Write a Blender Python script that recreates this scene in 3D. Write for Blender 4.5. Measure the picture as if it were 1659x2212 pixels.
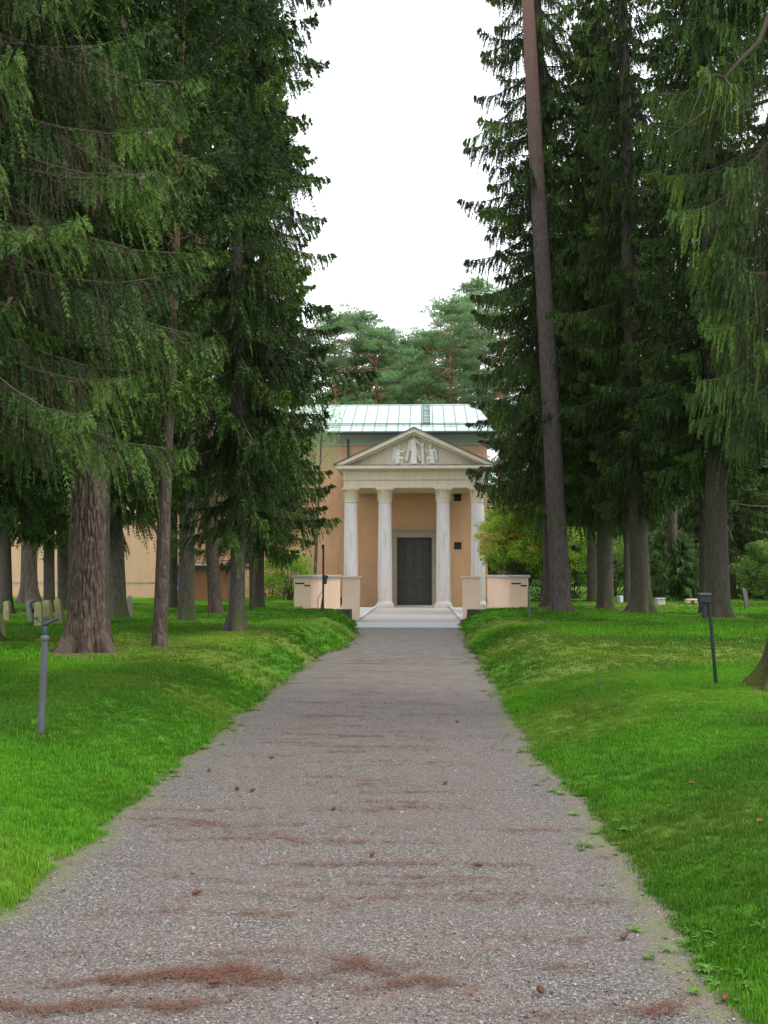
import bpy, bmesh, math, random
import numpy as np
from mathutils import Vector, Matrix, Euler
rad = math.radians
scene = bpy.context.scene
COL = scene.collection
for o in list(bpy.data.objects):
    bpy.data.objects.remove(o)

# ---------------------------------------------------------------- camera, world, sun, exposure
F, CX, CY = 2200.0, 829.5, 1106.0
EYE = 1.7
cam_d = bpy.data.cameras.new('camera'); cam = bpy.data.objects.new('camera', cam_d); COL.objects.link(cam)
cam.location = (0, 0, EYE)
cam.rotation_euler = (rad(90 + 3.486), 0, rad(2.147))
cam_d.sensor_fit = 'VERTICAL'; cam_d.sensor_height = 36; cam_d.lens = 36 * F / 2212
cam_d.clip_start = 0.05; cam_d.clip_end = 1500
scene.camera = cam

world = bpy.data.worlds.new("World"); scene.world = world; world.use_nodes = True
wn = world.node_tree.nodes; wl = world.node_tree.links; wn.clear()
sky = wn.new('ShaderNodeTexSky'); sky.sky_type = 'NISHITA'; sky.sun_disc = False
SUN_EL, SUN_AZ = rad(58), rad(104)      # azimuth clockwise from +Y (the light comes from the right)
sky.sun_elevation = SUN_EL; sky.sun_rotation = SUN_AZ; sky.dust_density = 4; sky.air_density = 1.0
tc = wn.new('ShaderNodeTexCoord'); mp = wn.new('ShaderNodeMapping'); mp.inputs['Scale'].default_value = (1, 1, 2.5)
cn = wn.new('ShaderNodeTexNoise'); cn.inputs['Scale'].default_value = 2.2; cn.inputs['Detail'].default_value = 5
cr = wn.new('ShaderNodeValToRGB')
cr.color_ramp.elements[0].position = .25; cr.color_ramp.elements[0].color = (9.2, 9.7, 10.4, 1)
cr.color_ramp.elements[1].position = .75; cr.color_ramp.elements[1].color = (11.0, 11.3, 11.6, 1)
mx = wn.new('ShaderNodeMixRGB'); mx.inputs[0].default_value = .93
bg = wn.new('ShaderNodeBackground'); bg.inputs[1].default_value = .13
wo = wn.new('ShaderNodeOutputWorld')
wl.new(tc.outputs['Generated'], mp.inputs[0]); wl.new(mp.outputs[0], cn.inputs['Vector']); wl.new(cn.outputs[0], cr.inputs[0])
wl.new(sky.outputs[0], mx.inputs[1]); wl.new(cr.outputs[0], mx.inputs[2]); wl.new(mx.outputs[0], bg.inputs[0]); wl.new(bg.outputs[0], wo.inputs[0])

sun_d = bpy.data.lights.new('sun', 'SUN'); sun = bpy.data.objects.new('sun', sun_d); COL.objects.link(sun)
sun_d.energy = 1.5; sun_d.angle = rad(25); sun_d.color = (1, .95, .87)
sv = Vector((math.sin(SUN_AZ) * math.cos(SUN_EL), math.cos(SUN_AZ) * math.cos(SUN_EL), math.sin(SUN_EL)))
sun.rotation_euler = sv.to_track_quat('Z', 'Y').to_euler()

scene.view_settings.view_transform = 'Standard'; scene.view_settings.look = 'None'
scene.view_settings.exposure = 0.80; scene.view_settings.gamma = 1
scene.view_settings.use_curve_mapping = False
scene.render.engine = 'CYCLES'
scene.cycles.max_bounces = 7; scene.cycles.diffuse_bounces = 4; scene.cycles.transmission_bounces = 3
scene.cycles.transparent_max_bounces = 4; scene.cycles.glossy_bounces = 2
scene.cycles.use_denoising = True

# ---------------------------------------------------------------- helpers
RM = np.array(cam.rotation_euler.to_matrix())
def ray(xd, yd):
    d = RM @ np.array([(xd - CX) / F, -(yd - CY) / F, -1.0]); return d / d[1]
def at(xd, yd, Y):
    d = ray(xd, yd) * Y
    return Vector((d[0], Y, EYE + d[2]))

def hash3(i, j, k, s=0):
    n = (i.astype(np.int64) * 374761393 + j.astype(np.int64) * 668265263 + k.astype(np.int64) * 2147483647 + s * 1274126177) & 0xffffffff
    n = ((n ^ (n >> 13)) * 1274126177) & 0xffffffff
    n = (n ^ (n >> 16)) & 0xffffffff
    return n / 4294967295.0
def vnoise(x, y, z=0.0, s=0):
    x, y, z = np.broadcast_arrays(np.asarray(x, float), np.asarray(y, float), np.asarray(z, float))
    i, j, k = np.floor(x), np.floor(y), np.floor(z)
    u, v, w = x - i, y - j, z - k
    u, v, w = u*u*(3-2*u), v*v*(3-2*v), w*w*(3-2*w)
    r = 0
    for a in (0, 1):
        for b in (0, 1):
            for c in (0, 1):
                r = r + hash3(i+a, j+b, k+c, s) * (u if a else 1-u) * (v if b else 1-v) * (w if c else 1-w)
    return r
def fbm(x, y, z=0.0, o=4, s=0):
    r, a, t = 0, 1, 0
    for q in range(o):
        f = 2.03**q; r = r + a * vnoise(np.asarray(x)*f, np.asarray(y)*f, np.asarray(z)*f, s+q); t += a; a *= .5
    return r / t
def sstep(a, b, x):
    t = np.clip((np.asarray(x, float) - a) / (b - a), 0, 1); return t*t*(3-2*t)

def fast_mesh(name, verts, faces, mat=None, attrs=None, smooth=False):
    verts = np.ascontiguousarray(verts, dtype=np.float32); faces = np.ascontiguousarray(faces, dtype=np.int32)
    me = bpy.data.meshes.new(name)
    k = faces.shape[1]
    me.vertices.add(len(verts)); me.vertices.foreach_set('co', verts.ravel())
    me.loops.add(faces.size); me.loops.foreach_set('vertex_index', faces.ravel())
    me.polygons.add(len(faces)); me.polygons.foreach_set('loop_start', np.arange(0, faces.size, k, dtype=np.int32))
    if smooth: me.polygons.foreach_set('use_smooth', np.ones(len(faces), dtype=bool))
    me.update(calc_edges=True)
    for a, v in (attrs or {}).items():
        at_ = me.attributes.new(a, 'FLOAT', 'POINT'); at_.data.foreach_set('value', np.ascontiguousarray(v, dtype=np.float32))
    if mat: me.materials.append(mat)
    return me
def link(name, me, parent=None, loc=None, rot=None, scale=None):
    o = bpy.data.objects.new(name, me); COL.objects.link(o)
    if parent: o.parent = parent
    if loc is not None: o.location = loc
    if rot is not None: o.rotation_euler = rot
    if scale is not None: o.scale = scale
    return o
def tag(o, label=None, cat=None, group=None, kind=None):
    if label: o['label'] = label
    if cat: o['category'] = cat
    if group: o['group'] = group
    if kind: o['kind'] = kind
    return o
def empty(name, loc=(0, 0, 0), rz=0):
    o = bpy.data.objects.new(name, None); COL.objects.link(o); o.location = loc; o.rotation_euler = (0, 0, rz)
    o.empty_display_size = .2
    return o

class MB:
    """collects simple solids"""
    def __init__(s): s.v = []; s.f = []
    def box(s, x0, x1, y0, y1, z0, z1):
        n = len(s.v)
        s.v += [(x0,y0,z0),(x1,y0,z0),(x1,y1,z0),(x0,y1,z0),(x0,y0,z1),(x1,y0,z1),(x1,y1,z1),(x0,y1,z1)]
        s.f += [tuple(n+i for i in q) for q in ((0,3,2,1),(4,5,6,7),(0,1,5,4),(1,2,6,5),(2,3,7,6),(3,0,4,7))]
        return s
    def prism(s, poly, y0, y1):
        """poly: (x,z) counter clockwise seen from -y"""
        n = len(s.v); k = len(poly)
        s.v += [(x, y0, z) for x, z in poly] + [(x, y1, z) for x, z in poly]
        s.f.append(tuple(n+i for i in range(k))); s.f.append(tuple(n+k+i for i in reversed(range(k))))
        for i in range(k):
            j = (i+1) % k; s.f.append((n+i, n+k+i, n+k+j, n+j))
        return s
    def tube(s, pts, radii, sides=8, cap=True):
        pts = [Vector(p) for p in pts]
        if not hasattr(radii, '__len__'): radii = [radii]*len(pts)
        rings = []; a = None
        for i, p in enumerate(pts):
            t = (pts[min(i+1, len(pts)-1)] - pts[max(i-1, 0)]).normalized()
            if a is None: a = t.orthogonal().normalized()
            a = (a - t*a.dot(t)).normalized()
            b = t.cross(a); n = len(s.v)
            for q in range(sides):
                th = 2*math.pi*q/sides; s.v.append(tuple(p + (a*math.cos(th) + b*math.sin(th))*radii[i]))
            rings.append(n)
        for r0, r1 in zip(rings, rings[1:]):
            for q in range(sides):
                w = (q+1) % sides; s.f.append((r0+q, r0+w, r1+w, r1+q))
        if cap:
            s.f.append(tuple(rings[0]+q for q in reversed(range(sides)))); s.f.append(tuple(rings[-1]+q for q in range(sides)))
        return s
    def lathe(s, prof, c=(0, 0), sides=24, cap=True):
        """prof (r,z) bottom to top"""
        rings = []
        for r, z in prof:
            n = len(s.v); rings.append(n)
            for q in range(sides):
                th = 2*math.pi*q/sides; s.v.append((c[0]+r*math.cos(th), c[1]+r*math.sin(th), z))
        for r0, r1 in zip(rings, rings[1:]):
            for q in range(sides):
                w = (q+1) % sides; s.f.append((r0+q, r0+w, r1+w, r1+q))
        if cap:
            s.f.append(tuple(rings[0]+q for q in reversed(range(sides)))); s.f.append(tuple(rings[-1]+q for q in range(sides)))
        return s
    def build(s, name, mat, parent=None, bevel=0, smooth=None, loc=None):
        me = bpy.data.meshes.new(name); me.from_pydata(s.v, [], s.f)
        if bevel:
            bm = bmesh.new(); bm.from_mesh(me)
            bmesh.ops.bevel(bm, geom=bm.edges[:], offset=bevel, segments=1, affect='EDGES', clamp_overlap=True)
            bm.to_mesh(me); bm.free()
        me.update(); me.materials.append(mat)
        if smooth is not None:
            for p in me.polygons: p.use_smooth = True
            try: me.set_sharp_from_angle(angle=rad(smooth))
            except Exception: pass
        return link(name, me, parent, loc)

# ---------------------------------------------------------------- materials
def newmat(name):
    m = bpy.data.materials.new(name); m.use_nodes = True; nt = m.node_tree; nt.nodes.clear()
    out = nt.nodes.new('ShaderNodeOutputMaterial'); b = nt.nodes.new('ShaderNodeBsdfPrincipled')
    b.inputs['Specular IOR Level'].default_value = .3; b.inputs['Roughness'].default_value = .8
    nt.links.new(b.outputs[0], out.inputs[0])
    return m, nt, b, out
def N(nt, t, **kw):
    n = nt.nodes.new(t)
    for k, v in kw.items():
        if k.startswith('i_'): n.inputs[k[2:].replace('_', ' ')].default_value = v
        else: setattr(n, k, v)
    return n
def coords(nt, scale=(1, 1, 1), kind='Object'):
    c = nt.nodes.new('ShaderNodeTexCoord')
    m = nt.nodes.new('ShaderNodeMapping'); m.inputs['Scale'].default_value = scale
    nt.links.new(c.outputs[kind], m.inputs[0]); return m.outputs[0]
def noise(nt, vec, scale, detail=4, rough=.55, dist=0):
    n = N(nt, 'ShaderNodeTexNoise'); n.inputs['Scale'].default_value = scale; n.inputs['Detail'].default_value = detail
    n.inputs['Roughness'].default_value = rough; n.inputs['Distortion'].default_value = dist
    nt.links.new(vec, n.inputs['Vector']); return n.outputs[0]
def ramp(nt, fac, stops, interp='LINEAR'):
    r = N(nt, 'ShaderNodeValToRGB'); e = r.color_ramp.elements; r.color_ramp.interpolation = interp
    while len(e) < len(stops): e.new(.5)
    for q, (p, c) in zip(e, stops):
        q.position = p; q.color = tuple(c) + (1,) if not isinstance(c, (int, float)) else (c, c, c, 1)
    nt.links.new(fac, r.inputs[0]); return r.outputs[0]
def mix(nt, fac, a, b, mode='MIX'):
    m = N(nt, 'ShaderNodeMixRGB', blend_type=mode)
    for i, x in ((0, fac), (1, a), (2, b)):
        if isinstance(x, (int, float)): m.inputs[i].default_value = x if i == 0 else (x, x, x, 1)
        elif isinstance(x, tuple): m.inputs[i].default_value = x + (1,) if len(x) == 3 else x
        else: nt.links.new(x, m.inputs[i])
    return m.outputs[0]
def bump(nt, b, h, strength=.3, dist=.02):
    n = N(nt, 'ShaderNodeBump'); n.inputs['Strength'].default_value = strength; n.inputs['Distance'].default_value = dist
    nt.links.new(h, n.inputs['Height']); nt.links.new(n.outputs[0], b.inputs['Normal'])
def plain(name, col, rough=.7, metal=0, vary=.15, scale=6, bumpy=.1, streak=None):
    m, nt, b, _ = newmat(name)
    v = coords(nt); n1 = noise(nt, v, scale, 6, .65)
    c = ramp(nt, n1, [(.25, tuple(x*(1-vary) for x in col)), (.75, tuple(min(1, x*(1+vary)) for x in col))])
    if streak:
        v2 = coords(nt, (2.5, 2.5, .22)); n2 = noise(nt, v2, 2.2, 5, .6)
        c = mix(nt, ramp(nt, n2, [(.5, 0.0), (.75, .75)]), c, streak)
    nt.links.new(c, b.inputs['Base Color']); b.inputs['Roughness'].default_value = rough; b.inputs['Metallic'].default_value = metal
    if bumpy: bump(nt, b, noise(nt, v, scale*9, 4), bumpy, .01)
    return m

def bark_material(name, base, light, warm=None, moss=None, vs=(9, 9, 2.2), strength=.9, dist=.03):
    m, nt, b, _ = newmat(name)
    v = coords(nt, vs)
    vo = N(nt, 'ShaderNodeTexVoronoi', feature='DISTANCE_TO_EDGE'); vo.inputs['Scale'].default_value = 1.6
    wv = mix(nt, .12, v, N(nt, 'ShaderNodeTexNoise').outputs[1], 'ADD')
    nt.links.new(wv, vo.inputs['Vector'])
    n1 = noise(nt, v, 1.3, 6, .7)
    c = ramp(nt, n1, [(.3, base), (.7, light)])
    if warm:       # pine bark turns orange and thin higher up the stem
        tcn = N(nt, 'ShaderNodeTexCoord'); sp = N(nt, 'ShaderNodeSeparateXYZ'); nt.links.new(tcn.outputs['Object'], sp.inputs[0])
        ad = N(nt, 'ShaderNodeMath', operation='MULTIPLY_ADD'); ad.inputs[1].default_value = 3.0
        nt.links.new(noise(nt, tcn.outputs['Object'], 1.4, 3), ad.inputs[0]); nt.links.new(sp.outputs[2], ad.inputs[2])
        mr = N(nt, 'ShaderNodeMapRange'); mr.inputs[1].default_value = warm[1]; mr.inputs[2].default_value = warm[2]
        nt.links.new(ad.outputs[0], mr.inputs[0])
        c = mix(nt, mr.outputs[0], c, mix(nt, n1, warm[0], tuple(x*.6 for x in warm[0])))
    if moss:
        v3 = coords(nt, (1.2, 1.2, .5)); 
        tcn = N(nt, 'ShaderNodeTexCoord'); sp = N(nt, 'ShaderNodeSeparateXYZ'); nt.links.new(tcn.outputs['Object'], sp.inputs[0])
        mr = N(nt, 'ShaderNodeMapRange'); mr.inputs[1].default_value = moss[1]; mr.inputs[2].default_value = 0
        nt.links.new(sp.outputs[2], mr.inputs[0])
        mm = N(nt, 'ShaderNodeMath', operation='MULTIPLY'); nt.links.new(mr.outputs[0], mm.inputs[0])
        nt.links.new(ramp(nt, noise(nt, v3, 2.5, 5), [(.42, 0.0), (.62, 1.0)]), mm.inputs[1])
        c = mix(nt, mm.outputs[0], c, moss[0])
    nt.links.new(c, b.inputs['Base Color']); b.inputs['Roughness'].default_value = .95; b.inputs['Specular IOR Level'].default_value = .15
    h = mix(nt, .45, ramp(nt, vo.outputs[0], [(0, 0.0), (.22, 1.0)]), noise(nt, v, 4, 6, .7))
    bump(nt, b, h, strength, dist)
    return m

def leaf_material(name, stops, transl=.3, rough=.6, spec=.25):
    m, nt, b, out = newmat(name)
    a = N(nt, 'ShaderNodeAttribute', attribute_name='tint')
    c = ramp(nt, a.outputs['Fac'], stops)
    oi = N(nt, 'ShaderNodeObjectInfo')
    hs = N(nt, 'ShaderNodeHueSaturation'); mr = N(nt, 'ShaderNodeMapRange'); mr.inputs[3].default_value = .82; mr.inputs[4].default_value = 1.2
    nt.links.new(oi.outputs['Random'], mr.inputs[0]); nt.links.new(mr.outputs[0], hs.inputs['Value']); nt.links.new(c, hs.inputs['Color'])
    c = hs.outputs[0]
    nt.links.new(c, b.inputs['Base Color']); b.inputs['Roughness'].default_value = rough; b.inputs['Specular IOR Level'].default_value = spec
    if transl:
        tr = N(nt, 'ShaderNodeBsdfTranslucent'); nt.links.new(c, tr.inputs[0])
        mx_ = N(nt, 'ShaderNodeMixShader'); mx_.inputs[0].default_value = transl
        nt.links.new(b.outputs[0], mx_.inputs[1]); nt.links.new(tr.outputs[0], mx_.inputs[2]); nt.links.new(mx_.outputs[0], out.inputs[0])
    return m

M = {}
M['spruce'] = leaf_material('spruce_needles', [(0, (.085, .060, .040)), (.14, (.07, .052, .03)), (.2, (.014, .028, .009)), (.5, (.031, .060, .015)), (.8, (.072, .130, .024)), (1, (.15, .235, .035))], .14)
M['spruce_blue'] = leaf_material('young_spruce_needles', [(0, (.06, .05, .03)), (.2, (.06, .12, .04)), (1, (.20, .33, .11))], .3)
M['pine'] = leaf_material('hazed_pine_needles', [(0, (.08, .14, .06)), (.5, (.17, .29, .125)), (1, (.32, .47, .20))], .35)  # far pines: paling by haze put into the needle colour
M['pine_dark'] = leaf_material('dark_pine_needles', [(0, (.022, .042, .014)), (.5, (.045, .085, .024)), (1, (.10, .17, .045))], .2)
M['leaf_lime'] = leaf_material('lime_leaves', [(0, (.08, .16, .02)), (.5, (.19, .36, .03)), (1, (.42, .55, .05))], .45)
M['leaf_autumn'] = leaf_material('turning_leaves', [(0, (.06, .15, .02)), (.35, (.17, .36, .04)), (.7, (.42, .55, .07)), (1, (.66, .48, .17))], .5)
M['leaf_green'] = leaf_material('shrub_leaves', [(0, (.07, .15, .03)), (.5, (.19, .33, .07)), (1, (.40, .50, .10))], .45)
M['leaf_birch'] = leaf_material('birch_leaves', [(0, (.14, .24, .10)), (1, (.35, .46, .22))], .45)
M['leaf_weed'] = leaf_material('weed_leaves', [(0, (.05, .13, .015)), (1, (.14, .29, .035))], .3)
M['bark_spruce'] = bark_material('spruce_bark', (.055, .044, .038), (.13, .108, .098), moss=((.07, .09, .03), 2.2), vs=(14, 14, 4), strength=.8, dist=.02)
M['bark_pine'] = bark_material('pine_bark', (.052, .040, .033), (.145, .113, .095), warm=((.42, .19, .11), 6.5, 12.0), vs=(8, 8, 2.4), strength=.9, dist=.03)
M['bark_dull'] = bark_material('dull_pine_bark', (.060, .047, .044), (.15, .118, .112), warm=((.30, .16, .12), 14.0, 26.0), vs=(9, 9, 3), strength=.8, dist=.02)
M['bark_plates'] = bark_material('furrowed_pine_bark', (.055, .038, .030), (.165, .122, .10), vs=(20, 20, 6), strength=.5, dist=.01)
M['bark_mossy'] = bark_material('mossy_bark', (.05, .042, .025), (.11, .095, .05), moss=((.09, .11, .02), 3.0), vs=(16, 16, 7), strength=.9, dist=.02)
M['twig'] = plain('twig_bark', (.085, .065, .05), .9)
M['orange_plaster'] = plain('orange_plaster', (.62, .36, .215), .9, vary=.13, scale=.8, bumpy=.15, streak=(.49, .29, .19))
M['peach_plaster'] = plain('peach_plaster', (.80, .60, .44), .9, vary=.08, scale=1.5, bumpy=.15, streak=(.66, .50, .40))
M['stone_light'] = plain('pale_stone', (.68, .58, .455), .85, vary=.07, scale=2.2, bumpy=.2, streak=(.50, .44, .35))
M['stone_column'] = plain('column_stone', (.60, .57, .555), .85, vary=.09, scale=3, bumpy=.25, streak=(.38, .37, .36))
M['stone_door'] = plain('surround_stone', (.36, .31, .24), .85, vary=.08, scale=2)
M['relief'] = plain('relief_plaster', (.72, .69, .64), .8, vary=.06, scale=4, bumpy=.1)
M['copper'] = plain('green_copper', (.42, .52, .475), .75, vary=.10, scale=.8, bumpy=.1, streak=(.47, .55, .52))
M['copper_seam'] = plain('copper_seams', (.17, .27, .25), .6, vary=.1)
M['copper_dark'] = plain('dark_copper', (.07, .10, .10), .6)
M['coving'] = plain('coving_paint', (.40, .41, .34), .8, vary=.05)
M['bronze'] = plain('dark_bronze', (.085, .083, .078), .6, metal=.25, vary=.35, scale=5, bumpy=.4)
M['verdigris'] = plain('verdigris_bronze', (.05, .10, .10), .6, metal=.2, vary=.3, scale=8)
M['glass_dark'] = plain('dark_glass', (.02, .018, .016), .15, bumpy=0)
M['frame_black'] = plain('black_paint', (.02, .022, .024), .45, bumpy=0)
M['cheek'] = plain('mossy_concrete', (.055, .06, .045), .95, vary=.5, scale=9, bumpy=.6)
M['slab'] = plain('pale_granite', (.42, .42, .43), .8, vary=.06, scale=18, bumpy=.1)
M['paving'] = plain('grey_paving', (.40, .39, .38), .85, vary=.12, scale=8, bumpy=.2)
M['steel_galv'] = plain('galvanised_steel', (.085, .085, .095), .6, metal=.2, vary=.15, scale=14, bumpy=.05, streak=(.13, .13, .14))
M['iron_blue'] = plain('blue_grey_iron', (.03, .055, .075), .5, metal=.3, vary=.3, scale=25)
M['green_pole'] = plain('dark_green_paint', (.008, .028, .020), .4, bumpy=0)
M['sign_blue'] = plain('blue_enamel', (.02, .16, .48), .4, vary=.03, bumpy=0)
M['sign_white'] = plain('white_enamel', (.75, .77, .78), .4, vary=.03, bumpy=0)
M['brick'] = plain('red_brick', (.34, .15, .085), .9, vary=.25, scale=2.5)
M['mortar'] = plain('mortar', (.22, .17, .13), .95)
M['gravestone'] = plain('lichen_stone', (.30, .28, .14), .95, vary=.35, scale=7, bumpy=.6)
M['gravestone_grey'] = plain('grey_stone', (.17, .16, .13), .95, vary=.3, scale=7, bumpy=.6)
M['lamp_globe'] = plain('opal_globe', (.66, .68, .58), .3, vary=.05, bumpy=0)
M['cone'] = plain('spruce_cone_scales', (.11, .045, .028), .8, vary=.4, scale=60)
M['litter'] = plain('brown_needles', (.13, .062, .042), .9, vary=.3, scale=20)
M['dead_leaf'] = plain('dead_leaf', (.14, .06, .03), .8, vary=.3, scale=20)
M['zinc'] = plain('zinc_roof', (.42, .43, .45), .5, vary=.05)

# ---------------------------------------------------------------- ground shape
def H_left(y):  return .44 + .10*sstep(6, 24, y)
def H_right(y): return .36 + .18*sstep(6, 26, y)
def edge_left(y):
    return -2.12 + .10*(vnoise(np.asarray(y)*.28, 3.3)-.5) + .16*(vnoise(np.asarray(y)*1.5, 1.3)-.5) + .10*(vnoise(np.asarray(y)*5, 2.2)-.5) \
        + .33*sstep(21.5, 23, y) - .33*sstep(27, 33, y)
def edge_right(y):
    return 1.22 - .17*sstep(6, 12, y) + .10*(vnoise(np.asarray(y)*.3, 7.3)-.5) + .15*(vnoise(np.asarray(y)*1.4, 9.3)-.5) + .10*(vnoise(np.asarray(y)*5, 4.2)-.5) + .14*sstep(22, 33, y)
COURT_X0, COURT_X1, COURT_Y0 = -4.35, 3.50, 34.75
PATH_X0, PATH_X1 = -2.35, 1.45
def ground_z(x, y, fine=True):
    x = np.asarray(x, float); y = np.asarray(y, float)
    eL, eR = edge_left(y), edge_right(y)
    wL = 1.6 - .6*sstep(8, 26, y); wR = 2.0 - .8*sstep(6, 24, y)
    dL = eL - x; dR = x - eR
    def prof(d, w):
        t = np.clip(d / w, 0, 1); return 1 - (1-t)**2.2*(1+.6*t)
    und = .09*(fbm(x*.16+5, y*.16, 0, 3)-.5) + .07*(fbm(x*.6, y*.6, 2, 3)-.5)
    zl = H_left(y)*prof(dL, wL) + und*sstep(0, 2, dL) + .006*np.clip(dL-3, 0, 30)
    zr = H_right(y)*prof(dR, wR) + und*sstep(0, 2, dR) + .004*np.clip(dR-3, 0, 30)
    z = np.where(dL > 0, zl, np.where(dR > 0, zr, -.04 + 0*x))
    z = np.where((dL > 0) | (dR > 0), z, -.05*np.clip(np.minimum(-dL, -dR)/.12, 0, 1)+.004)
    court = (x > COURT_X0) & (x < COURT_X1) & (y > COURT_Y0)
    z = np.where(court, -.12, z)
    z = np.where((y > 50) & (x > -25) & (x < 8), np.minimum(z, .45), z)
    return z
def gz(x, y): return float(ground_z(np.array([x]), np.array([y]))[0])
def ground_hit(xd, yd):
    d = ray(xd, yd)
    Ys = np.arange(3.0, 120, .04)
    hit = np.nonzero(EYE + d[2]*Ys <= ground_z(d[0]*Ys, Ys))[0]
    Y = float(Ys[hit[0]]) if len(hit) else 120.0
    return Vector((d[0]*Y, Y, gz(d[0]*Y, Y)))

def graded(segs):
    out = []
    for a, b, st in segs: out += list(np.arange(a, b, st))
    return out
xs = sorted(set(np.round(graded([(-420, -60, 30), (-60, -24, 3), (-24, -9, .5), (-9, -4.9, .2), (-4.9, -1.6, .055), (-1.6, .8, .4), (.8, 3.4, .055), (3.4, 8, .15), (8, 24, .5), (24, 60, 3), (60, 421, 30)]) + [-4.36, -4.34, 3.49, 3.51], 4)))
ys = sorted(set(np.round(graded([(-60, 2, 4), (2, 12, .08), (12, 24, .14), (24, 34.4, .25), (34.4, 36, .2), (36, 60, .8), (60, 120, 5), (120, 700, 40)]) + [34.74, 34.76], 4)))
XX, YY = np.meshgrid(np.array(xs), np.array(ys))
ZZ = ground_z(XX, YY)
nx, ny = len(xs), len(ys)
idx = np.arange(nx*ny).reshape(ny, nx)
fq = np.stack([idx[:-1, :-1], idx[:-1, 1:], idx[1:, 1:], idx[1:, :-1]], -1).reshape(-1, 4)

# tree positions are needed for the needle litter round their feet (filled below)
# name: (base px, base py, optional track up the stem) in the 1659 x 2212 picture -> ground position
def base_from(xd, yd):
    return ground_hit(xd, yd)
LITTER = []     # (x, y, radius)

# ---------------------------------------------------------------- tree table (positions first, meshes later)
TREES = [  # key, base px, top-of-track px list, base px width, kind
 dict(k='big_pine', base=(184, 1408), track=[(194, 990), (225, 432), (234, 315), (246, 0)], w=(96, 60)),
 dict(k='pine_slim', base=(345, 1395), track=[(352, 1200), (358, 1000), (371, 740), (383, 400)], w=(37, 19)),
 dict(k='trunk_grey', base=(403, 1340), track=[(405, 1000), (410, 720), (418, 300)], w=(41, 28)),
 dict(k='pine_orange', base=(465, 1326), track=[(457, 1150), (448, 950), (437, 620), (411, 180), (404, 0)], w=(33, 20)),
 dict(k='spruce_main', base=(512, 1362), track=[(517, 1000), (511, 500), (515, 0)], w=(38, 22)),
 dict(k='spruce_second', base=(560, 1312), track=[(566, 600)], w=(24, 14)),
 dict(k='spruce_thin', base=(545, 1320), track=[(543, 900)], w=(14, 10)),
 dict(k='spruce_mid', base=(256, 1336), track=[(243, 1050), (236, 700)], w=(44, 30)),
 dict(k='spruce_dark_b', base=(106, 1322), track=[(106, 1000)], w=(28, 20)),
 dict(k='spruce_dark_c', base=(138, 1318), track=[(132, 1000)], w=(30, 20)),
 dict(k='spruce_edge', base=(13, 1326), track=[(8, 1000)], w=(33, 22)),
 dict(k='grey_left', base=(62, 1303), track=[(64, 1000)], w=(42, 30)),
 dict(k='dark_behind', base=(374, 1312), track=[(376, 1000)], w=(22, 16)),
 dict(k='pine_tall', base=(1212, 1318), track=[(1196, 1000), (1180, 700), (1163, 430), (1140, 0)], w=(50, 27)),
 dict(k='spruce_behind_tall', base=(1190, 1312), track=[(1184, 1000), (1158, 0)], w=(36, 24)),
 dict(k='trunk_r3', base=(1309, 1315), track=[(1302, 1000), (1296, 500)], w=(40, 26)),
 dict(k='trunk_r4', base=(1279, 1300), track=[(1276, 1000)], w=(24, 17)),
 dict(k='spruce_r5', base=(1386, 1322), track=[(1372, 1000), (1362, 700), (1352, 300)], w=(48, 28)),
 dict(k='trunk_r6', base=(1356, 1302), track=[(1354, 1000)], w=(20, 14)),
 dict(k='spruce_r7', base=(1553, 1333), track=[(1545, 1000), (1536, 600)], w=(56, 34)),
 dict(k='dark_r7b', base=(1524, 1326), track=[(1520, 1000)], w=(28, 20)),
 dict(k='near_right', base=(1698, 1486), track=[(1706, 1000), (1690, 300)], w=(84, 50)),
 dict(k='far_trunk', base=(1454, 1296), track=[(1450, 1000), (1492, 150)], w=(26, 16)),
]
for t in TREES:
    p = base_from(*t['base']); t['p'] = p; t['r'] = t['w'][0]*p.y/F/2
    LITTER.append((p.x, p.y, t['r']))

# ---------------------------------------------------------------- lawn
lit = np.zeros(XX.shape)
for x, y, r in LITTER:
    R = r*3.2 + .5
    d = np.hypot((XX-x)*1.0, (YY-y)*.8) * (1 + .5*(fbm(XX*1.5, YY*1.5, x, 3)-.5))
    lit = np.maximum(lit, 1 - sstep(R*.25, R, d))
dL_ = edge_left(YY)-XX; dR_ = XX-edge_right(YY)
dedge = np.where(XX < -.4, dL_, dR_)
def moss_light_bands(x, y):   # dry mossy / worn zones on the bank shoulders and painted light bands between tree shadows
    b = fbm(np.asarray(x)*.22+3, np.asarray(y)*.45, 1.0, 4)
    d = np.where(np.asarray(x) < -.4, edge_left(y)-x, x-edge_right(y))
    sh = np.exp(-((d-1.4)/.9)**2)*sstep(9, 15, y)*(1-sstep(27, 30, y))*.30
    return np.clip((b-.50)*3.6 + sh*2.0, 0, 1)
moss = moss_light_bands(XX, YY)  # moss together with the painted light bands
m, nt, b, _ = newmat('lawn_turf')
v = coords(nt)
a1 = N(nt, 'ShaderNodeAttribute', attribute_name='moss'); a2 = N(nt, 'ShaderNodeAttribute', attribute_name='litter'); a3 = N(nt, 'ShaderNodeAttribute', attribute_name='soil')
g = ramp(nt, noise(nt, v, 1.1, 6, .7), [(.3, (.045, .15, .008)), (.52, (.080, .24, .010)), (.75, (.15, .36, .018))])
g = mix(nt, ramp(nt, noise(nt, coords(nt, (1, .6, 1)), 26, 3, .7), [(.3, 0.0), (.7, .55)]), g, (.04, .11, .012))
g = mix(nt, a1.outputs['Fac'], g, ramp(nt, noise(nt, v, 5, 5, .7), [(.3, (.10, .17, .02)), (.7, (.17, .22, .04))]))  # moss patches and tree-shadow banding mixed into the turf colour
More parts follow.
